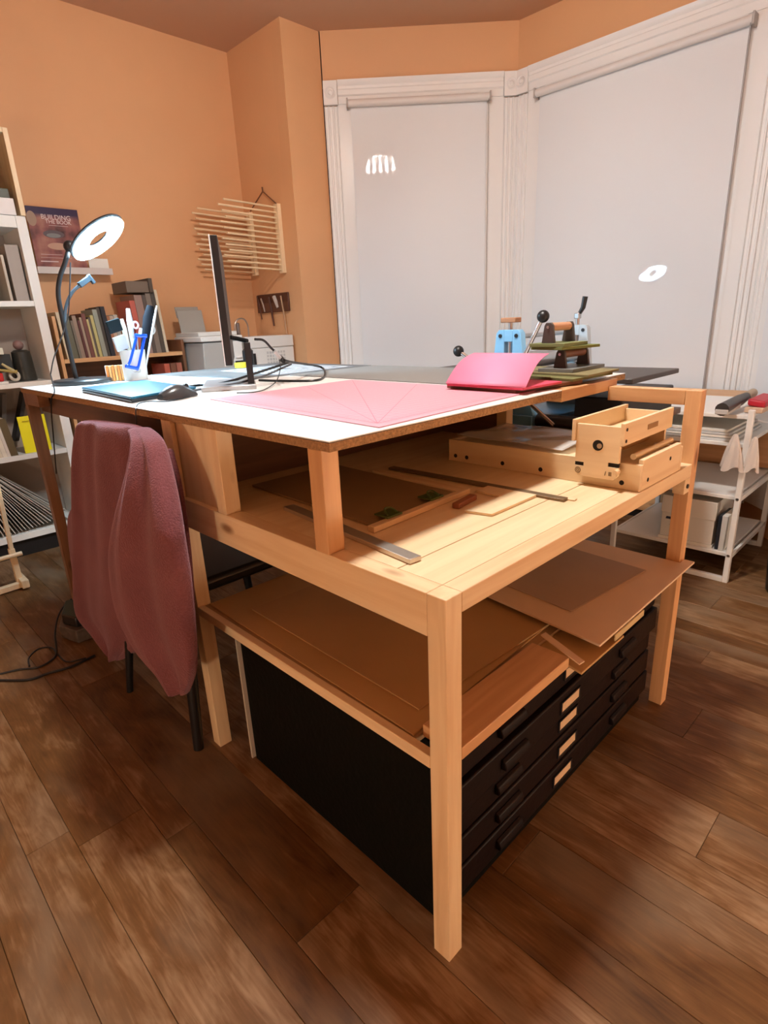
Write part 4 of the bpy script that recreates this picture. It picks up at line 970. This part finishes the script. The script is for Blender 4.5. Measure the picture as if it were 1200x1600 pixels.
# fanned magazines on the bottom shelf
for k in range(24):
    t = k/23; bot = Vector((-.115+.42*t, 0, .135+.045*t*t)); top = Vector((-.165+.185*t, 0, .475-.02*t+.012*rb.random()))
    d = (top-bot); Lk = d.length; d.normalize(); n_ = Vector((d.z, 0, -d.x)); th = .0014+.0008*rb.random()
    yy = 3.045+.012*rb.random()
    tag(MB().obox((bot+top)/2+Vector((0, yy+.105, 0)), d*(Lk/2), Vector((0, .105, 0)), n_*th).build('magazine', mat('mag_%d' % (k % 5), [(.62, .57, .48), (.48, .43, .35), (.72, .68, .60), (.36, .33, .28), (.58, .50, .42)][k % 5], .6)),
        'thin magazine in the leaning fan on the bottom bookcase shelf', 'magazine', 'fanned magazines on the bottom shelf')

# ------------------------------------------------------------------ low brown bookcase against the left wall
LB = thing('low_bookcase', (.78, 3.19, 0), 'low wooden bookcase with an open top row along the peach wall', 'bookcase')
B(.425, .442, 3.05, 3.34, 0, 1.255).build('side', redpine('z'), LB, bevel=.001)
B(1.130, 1.147, 3.05, 3.34, 0, 1.10).build('side', walnut('z'), LB, bevel=.001)
B(.4425, 1.1295, 3.05, 3.33, 1.008, 1.030).build('shelf', redpine('x'), LB, bevel=.001)
B(.4425, 1.1295, 3.05, 3.33, .640, .662).build('shelf', walnut('x'), LB, bevel=.001)
B(.4425, 1.1295, 3.05, 3.33, .06, .082).build('shelf', walnut('x'), LB, bevel=.001)
B(.4425, 1.1295, 3.331, 3.34, .06, 1.02).build('back', walnut('x'), LB)
row = [((.60, .52, .36), .026, .245), ((.13, .13, .09), .034, .235), ((.17, .15, .12), .013, .20), ((.30, .22, .17), .020, .225), ((.10, .03, .03), .012, .20), ((.36, .27, .20), .013, .215), ((.16, .06, .05), .020, .235),
       ((.55, .48, .22), .010, .205), ((.12, .10, .08), .012, .215), ((.50, .46, .20), .016, .225), ((.30, .33, .28), .024, .255), ((.06, .05, .04), .018, .265), ((.02, .022, .03), .024, .27), ((.35, .16, .08), .016, .22), ((.45, .36, .28), .02, .22), ((.42, .42, .38), .022, .225)]
labs = ['tall ivory', 'olive grey', 'thin taupe', 'dusty rose', 'thin maroon', 'tan', 'dark plum', 'thin yellow', 'thin umber', 'lime cream', 'sage green', 'near black', 'blue black', 'russet', 'sand', 'light grey']
xx = .464
for (c, th, h_), lb in zip(row, labs):
    book(xx, xx+th, 3.055+.01*rb.random(), 3.24, 1.0305, h_, c, lb+' book in the row on the low wooden bookcase', 'books on the low bookcase', tilt=-.06)
    xx += th+.0015
# taller group at the right end
row2 = [((.50, .12, .09), .030, .30, 'coral red'), ((.30, .20, .17), .045, .33, 'mottled brown'), ((.09, .07, .06), .020, .33, 'dark umber'), ((.20, .16, .13), .030, .34, 'grey brown'), ((.07, .06, .05), .024, .35, 'black brown'), ((.62, .54, .40), .016, .36, 'tall cream')]
xx = .868
for c, th, h_, lb in row2:
    book(xx, xx+th, 3.052, 3.26, 1.0305, h_, c, lb+' volume among the tall books on the low bookcase', 'tall books on the low bookcase', tilt=-.05); xx += th+.002
GB = thing('archive_box', (.95, 3.16, 1.39), 'brown-grey archive box lying on the tall books of the low bookcase', 'box')
B(.845, .975, 3.04, 3.25, 1.3735, 1.435).build('box_body', mat('archive_brown', (.16, .12, .09), .6), GB, bevel=.002)
B(.977, 1.0, 3.035, 3.25, 1.3735, 1.452).build('box_spine', mat('archive_dark', (.08, .06, .045), .6), GB, bevel=.002)
# red books lower row near the mug
for k, (c, lb) in enumerate((((.45, .10, .06), 'brick red'), ((.18, .07, .04), 'chestnut'), ((.36, .12, .08), 'terracotta'))):
    book(1.00+.040*k, 1.034+.040*k, 3.052, 3.24, .6625, .30, c, lb+' book on the lower row of the low bookcase', 'books on the lower row', tilt=0)

# ------------------------------------------------------------------ picture ledge with a catalogue
LG = thing('picture_ledge', (.66, 3.32, 1.49), 'white picture ledge fixed to the peach wall behind the ring lamp', 'ledge')
B(.47, .875, 3.275, 3.349, 1.492, 1.507).build('ledge_board', WHITEM, LG, bevel=.001); B(.47, .875, 3.270, 3.2745, 1.486, 1.522).build('lip', mat('ledge_lip', (.62, .56, .52), .5), LG, bevel=.001)
def cover_mat():
    m, n, b = nt('catalogue_cover')
    tc = n.nodes.new('ShaderNodeTexCoord'); sp = n.nodes.new('ShaderNodeSeparateXYZ'); n.links.new(tc.outputs['Generated'], sp.inputs[0])
    no = n.nodes.new('ShaderNodeTexNoise'); no.inputs['Scale'].default_value = 2.6; no.inputs['Detail'].default_value = 3; n.links.new(tc.outputs['Generated'], no.inputs['Vector'])
    r = n.nodes.new('ShaderNodeValToRGB'); e = r.color_ramp.elements
    e[0].position = .30; e[0].color = (.03, .012, .02, 1); e[1].position = .70; e[1].color = (.45, .22, .16, 1); k = e.new(.48); k.color = (.26, .09, .08, 1)
    n.links.new(no.outputs['Fac'], r.inputs['Fac'])
    mx = n.nodes.new('ShaderNodeMix'); mx.data_type = 'RGBA'; mp = n.nodes.new('ShaderNodeMapRange'); mp.inputs[1].default_value = .82; mp.inputs[2].default_value = .90
    n.links.new(sp.outputs[2], mp.inputs[0]); n.links.new(mp.outputs[0], mx.inputs[0]); n.links.new(r.outputs['Color'], mx.inputs[6]); mx.inputs[7].default_value = (.028, .018, .06, 1)
    n.links.new(mx.outputs[2], b.inputs['Base Color']); b.inputs['Roughness'].default_value = .3
    return m
CG = thing('catalogue', (.62, 3.29, 1.508), 'glossy catalogue with a dark blue and flesh toned cover on the ledge', 'catalogue')
B(.478, .742, 3.285, 3.293, 1.5075, 1.825).build('cover', cover_mat(), CG, bevel=.0008)
B(.480, .740, 3.2934, 3.300, 1.510, 1.822).build('pages', PAP, CG)
def disc(px, py, r, sx, sz, c, nm, y=3.2845):
    p = at(px, py, 1, y); q = MB(); n = 28
    q.add([p+Vector((r*sx*math.cos(2*math.pi*k/n), 0, r*sz*math.sin(2*math.pi*k/n))) for k in range(n)], [tuple(range(n))]); return q.build(nm, mat('print_'+nm+str(int(px)), c, .35), CG)
disc(49, 341, .030, .8, 1.25, (.36, .24, .17), 'printed_thumb'); disc(84, 366, .045, 1.2, .45, (.10, .08, .09), 'printed_shadow', 3.2846); disc(84, 368, .028, 1.3, .4, (.19, .20, .20), 'printed_ring', 3.2842); disc(91, 385, .045, 1.2, .40, (.46, .28, .20), 'printed_finger', 3.2843)
def text(body_, px, py, size, y, m_, parent, name='lettering', rotx=90, ext=.0003):
    cu = bpy.data.curves.new(name, 'FONT'); cu.body = body_; cu.size = size; cu.extrude = ext; cu.align_x = 'LEFT'
    o = bpy.data.objects.new(name, cu); C.objects.link(o)
    dg = bpy.context.evaluated_depsgraph_get(); me = bpy.data.meshes.new_from_object(o.evaluated_get(dg)); bpy.data.objects.remove(o)
    o = bpy.data.objects.new(name, me); C.objects.link(o); me.materials.clear(); me.materials.append(m_)
    p = at(px, py, 1, y); o.parent = parent; o.location = p-parent_origin(parent); o.rotation_euler = (math.radians(rotx), 0, 0)
    return o
LET = mat('print_letters', (.70, .60, .58), .5)
text('BUILDING', 64, 341.5, .034, 3.2844, LET, CG); text('THE BOOK', 71, 348.5, .027, 3.2844, LET, CG)
for (a, b_, w_, h_) in ((64, 397, .11, .0016), (64, 402, .16, .0012), (64, 408, .09, .005), (76, 352, .10, .0014)):
    p = at(a, b_, 1, 3.2843); B(p.x, min(.736, p.x+w_), 3.2841, 3.2845, p.z-h_/2, p.z+h_/2).build('printed_line', LET, CG)
tag(B(.752, .862, 3.283, 3.289, 1.5075, 1.575).build('postcard', PAP, bevel=.0005), 'pale postcard leaning on the ledge beside the catalogue', 'postcard')

# ------------------------------------------------------------------ printers on a low cabinet
PC = thing('printer_cabinet', (1.47, 3.09, 0), 'dark low cabinet carrying the two printers in the corner', 'cabinet')
B(1.16, 1.868, 2.84, 3.34, .06, .88).build('body', walnut('z'), PC, bevel=.002); B(1.152, 1.872, 2.825, 3.344, .881, .902).build('top', walnut('x'), PC, bevel=.002)
for k in range(2): 
    dr_ = B(1.166+.352*k, 1.512+.352*k, 2.824, 2.8395, .08, .86).build('door', walnut('z'), PC, bevel=.002); MB().sphere((1.50+.035*k, 2.816, .5), .009, 12).build('knob', GREYM, dr_)
B(1.18, 1.85, 2.87, 3.32, 0, .0595).build('plinth', BLACK, PC)
PR = thing('printer', (1.28, 3.05, .9025), 'grey inkjet printer with its paper support raised', 'printer')
PG = mat('printer_grey', (.40, .39, .37), .45); PW = mat('printer_white', (.72, .71, .68), .45)
p0, p1 = 1.165, 1.445; yp = 2.86
MB().prism([(p0, yp, .9025), (p1-.07, yp, .9025), (p1-.07, yp, 1.075), (p0+.012, yp, 1.075)], (0, .34, 0)).build('body', PG, PR, bevel=.006)
B(p1-.0695, p1, yp-.006, yp+.34, .9025, 1.078).build('side_unit', PW, PR, bevel=.006)
B(p0-.004, p1+.004, yp-.012, yp+.345, 1.080, 1.112).build('lid', PW, PR, bevel=.006)
B(p0+.010, p1-.002, yp+.04, yp+.345, 1.1125, 1.138).build('scanner_cover', mat('printer_cover', (.62, .61, .58), .45), PR, bevel=.004)
q = MB(); q.obox((1.275, yp+.30, 1.205), (.086, 0, 0), (0, .004, 0), (0, .012, .070)); q.build('paper_support', mat('support_grey', (.33, .32, .29), .5), PR, bevel=.003)
q = MB(); q.obox((1.268, yp+.325, 1.262), (.080, 0, 0), (0, .003, 0), (0, .008, .034)); q.build('support_extension', mat('support_grey2', (.30, .29, .26), .5), PR, bevel=.003)
B(p1-.066, p1-.004, yp-.0075, yp-.0061, .905, .955).build('slot', BLACK, PR)
B(p1-.06, p1-.02, yp-.016, yp-.0062, .972, .980).build('latch', mat('latch_white', (.8, .8, .8), .4), PR, bevel=.002)
P2 = thing('laser_printer', (1.65, 3.05, .9025), 'white laser printer with a grille front beside the grey printer', 'printer')
B(1.475, 1.858, 2.875, 3.20, .9025, 1.02).build('body', PW, P2, bevel=.005); B(1.475, 1.858, 2.870, 3.20, 1.0205, 1.095).build('upper_body', PW, P2, bevel=.006)
for i in range(7):
    for j in range(4): B(1.635+.022*i, 1.649+.022*i, 2.8735, 2.8752, .915+.022*j, .930+.022*j).build('grille_slot', mat('grille_grey', (.50, .50, .49), .5), P2)
B(1.49, 1.545, 2.868, 2.8748, .912, .99).build('tray_gap', BLACK, P2)
# arched small lamp / strap of a device behind monitor
AH = thing('arched_handle', (1.52, 2.97, 1.0955), 'bent metal arch standing on the laser printer', 'arch')
zz = 1.0956
MB().tube(bez([(1.475, 2.97, zz), (1.475, 2.97, zz+.07), (1.495, 2.97, zz+.105), (1.525, 2.97, zz+.115), (1.555, 2.97, zz+.105), (1.572, 2.97, zz+.07), (1.572, 2.97, zz)], 6), .0055, 10).build('arch_tube', mat('arch_metal', (.45, .36, .30), .3, metal=.8), AH)
MB().lathe((1.497, 2.97, zz), [(.012, 0), (.012, .085), (.006, .09)], 14).build('glass_vial', mat('vial', (.18, .13, .11), .3), AH)

# ------------------------------------------------------------------ dowel drying rack and leather tool roll on the corner wall
RK = thing('dowel_rack', (1.85, 3.1, 1.5), 'pale wooden drying rack with long dowels hung on the corner wall', 'rack')
for yy, z0, z1, nm in ((2.93, 1.490, 1.905, 1), (3.262, 1.500, 1.905, 2)):
    B(1.852, 1.879, yy-.022, yy+.022, z0, z1).build('upright', ply('z'), RK, bevel=.001)
    for k in range(13):
        zz = z0+.02+(z1-z0-.04)*k/12
        MB().cyl((1.8515, yy, zz), (1.8515-.375-.02*((k*7) % 3), yy, zz+.012), .0058, n=10).build('dowel', ply('x'), RK)
TWN = mat('twine', (.20, .09, .045), .8)
MB().tube([(1.868, 2.935, 1.906), (1.872, 3.085, 2.005), (1.868, 3.255, 1.906)], .004, 8).build('hanging_cord', TWN, RK)
MB().tube([(1.872, 3.085, 2.003), (1.872, 3.087, 2.03)], .005, 8).build('hook', TWN, RK)
LR = thing('leather_roll', (1.87, 3.08, 1.23), 'brown leather tool holder with hanging tools below the dowel rack', 'tool holder')
LEA = mat('leather_brown', (.085, .028, .014), .5, bump=.2, bscale=60)
B(1.866, 1.8795, 2.900, 3.285, 1.248, 1.370).build('leather_body', LEA, LR, bevel=.005)
B(1.8635, 1.8657, 2.905, 3.28, 1.250, 1.31).build('pocket', mat('leather_pocket', (.12, .045, .022), .5), LR, bevel=.001)
tz = mat('tool_tan', (.45, .28, .16), .5)
for k, (yy, z0, z1, r_, m_, nm) in enumerate(((3.245, 1.205, 1.36, .005, LEA, 'awl'), (3.20, 1.255, 1.345, .006, GREYM, 'punch'), (3.10, 1.155, 1.35, .008, LEA, 'strap'), (3.035, 1.275, 1.35, .014, mat('flower_pale', (.5, .42, .36), .6), 'tag_flower'), (2.955, 1.10, 1.35, .0055, tz, 'stick'))):
    MB().tube([(1.860, yy+.02, z1), (1.860, yy, (z0+z1)/2), (1.861, yy-.012, z0)], [r_, r_, r_*.7], 8).build(nm, m_, LR)

# ------------------------------------------------------------------ white trolley by the bay window
TR = thing('trolley', (2.32, .37, 0), 'white metal trolley with three tiers beside the table', 'trolley')
x0, x1, y0, y1 = 2.05, 2.62, .108, .64; tt = .022
for xx in (x0, x1-tt):
    for yy in (y0, y1-tt): B(xx, xx+tt, yy, yy+tt, 0, .755).build('post', WHITEM, TR, bevel=.002)
    B(xx, xx+tt, y0+tt, y1-tt, .0, tt).build('foot_bar', WHITEM, TR, bevel=.002)
for z_, nm in ((.118, 'shelf'), (.375, 'shelf'), (.600, 'shelf'), (.715, 'shelf')):
    B(x0+tt*.5, x1-tt*.5, y0+tt+.001, y1-tt-.001, z_, z_+.016).build(nm, WHITEM, TR, bevel=.002)
for yy in (y0, y1-tt):
    for z_ in (.118, .375): B(x0+tt, x1-tt, yy, yy+tt*.6, z_-.004, z_+.016).build('side_rail', WHITEM, TR, bevel=.002)
for z_ in (.128, .383):
    MB().cyl((x0-.002, y0+tt/2, z_), (x0, y0+tt/2, z_), .006, n=10).build('bolt', GREYM, TR)
B(x1-.012, x1-.002, y0+tt, y1-tt, .40, .595).build('back_panel', redpine('y'), TR)
for k in range(4):
    tag(B(2.08, 2.50, .17+.01*k, .58-.02*(k % 2), .6165+.012*k, .6165+.012*k+.010).build('paper_pad', PAP if k % 2 else mat('pad_grey', (.60, .62, .63), .6), bevel=.001), ('lowest', 'second lowest', 'second highest', 'topmost')[k]+' white paper pad of the pile under the trolley top', 'paper pad', 'paper pads under the trolley top')
ML = thing('mailing_box', (2.2, .31, .1345), 'white mailing box with a small dark emblem on the lowest trolley shelf', 'box')
B(2.075, 2.33, .195, .425, .1345, .148).build('box_base', PAP, ML, bevel=.001); B(2.080, 2.325, .2, .42, .1485, .262).build('box_body', PAP, ML, bevel=.001); B(2.076, 2.329, .196, .424, .2625, .345).build('box_lid', PAP, ML, bevel=.002)
q = MB(); q.prism([(2.0795, .402, .232), (2.0795, .380, .232), (2.0795, .374, .244), (2.0795, .398, .244)], (-.0005, 0, 0)); q.build('emblem', mat('emblem_dark', (.03, .035, .06), .5), ML)
for a in ((.318, .366, .239, .2415), (.318, .362, .233, .2355), (.335, .385, .2055, .2065)): B(2.0790, 2.0796, *a).build('printed_line', mat('emblem_grey', (.25, .25, .26), .6), ML)
tag(B(2.075, 2.22, .148, .170, .1345, .295).build('white_binder', PAP, bevel=.003), 'white binder standing at the end of the lowest trolley shelf', 'binder')
tag(B(2.078, 2.22, .172, .184, .1345, .29).build('dark_folder', mat('folder_navy', (.02, .025, .035), .5), bevel=.001), 'dark folder standing beside the white binder on the trolley', 'folder')
# tools on the trolley top
HT = thing('brayer', (2.2, .19, .7315), 'black handled brayer with a pale wooden grip on the trolley top', 'brayer')
a, b = at(1128, 640, 2, .762), at(1175, 612, 2, .79); b.z = .782; d = (b-a).normalized(); sv = d.cross(Zv).normalized()
MB().tube([a, a.lerp(b, .55), a.lerp(b, .8)], [.026, .024, .017], 14).build('body', mat('brayer_black', (.045, .038, .036), .4), HT)
MB().obox(a.lerp(b, .2)-Zv*.010, d*.08, sv*.024, Zv*.010).build('shoe', mat('shoe_grey', (.50, .48, .46), .4), HT, bevel=.003)
MB().tube([a.lerp(b, .8), b+d*.02], .019, 14).build('grip', mat('grip_sand', (.45, .36, .26), .6), HT)
RB_ = thing('red_pouch', (2.28, .08, .7315), 'red pouch with a pale rim on the trolley top', 'pouch')
MB().obox((2.235, .128, .7445), (.12, 0, 0), (0, .033, 0), (0, 0, .011)).build('rim', mat('rim_tan', (.6, .42, .30), .6), RB_, bevel=.004)
MB().obox((2.245, .126, .770), (.11, 0, 0), (0, .032, .004), (0, 0, .014)).build('pouch_body', mat('pouch_red', (.42, .015, .03), .45), RB_, bevel=.008, seg=3)
# clear plastic bag hanging from the front right post
def bag(cx, cy, z0, z1, w0, w1, nm):
    q = MB(); n = 26; m_ = 12; vs = []
    for j in range(m_+1):
        t = j/m_; wd = w0+(w1-w0)*t**.8
        for k in range(n):
            f_ = 2*math.pi*k/n; r_ = wd*(1+.22*math.sin(5*f_+2*t))
            vs.append((cx+.42*r_*math.cos(f_), cy+r_*math.sin(f_), z1+(z0-z1)*t-.012*t*math.sin(3*f_)))
    q.add(vs, [(j*n+k, j*n+(k+1) % n, (j+1)*n+(k+1) % n, (j+1)*n+k) for j in range(m_) for k in range(n)])
    return q.build(nm, mat('bag_plastic', (.88, .80, .74), .25, alpha=.60), BG)
BG = thing('plastic_bag', (2.035, .12, .50), 'clear plastic bags tied to the front post of the trolley', 'plastic bag')
bag(2.028, .155, .515, .66, .006, .040, 'bag'); bag(2.030, .085, .520, .655, .006, .026, 'bag')
# wooden panel cabinet under the window, black bin on the floor
WC = thing('wood_cabinet', (2.80, .67, 0), 'brown wooden cabinet under the bay window behind the trolley', 'cabinet')
B(2.66, 2.93, .36, .98, .05, .70).build('body', redpine('y'), WC, bevel=.003); B(2.645, 2.94, .35, .99, .7005, .722).build('top', redpine('y'), WC, bevel=.003); B(2.68, 2.92, .38, .96, 0, .0495).build('plinth', BLACK, WC)
BN2 = thing('waste_bin', (2.12, -.12, 0), 'black round waste bin on the floor beside the trolley', 'bin')
MB().lathe((2.12, -.135, 0), [(.105, 0), (.112, .005), (.135, .30), (.142, .305), (.142, .315), (.128, .315), (.104, .01), (.0, .01)], 36).build('bin_body', mat('bin_black', (.012, .012, .013), .4), BN2)
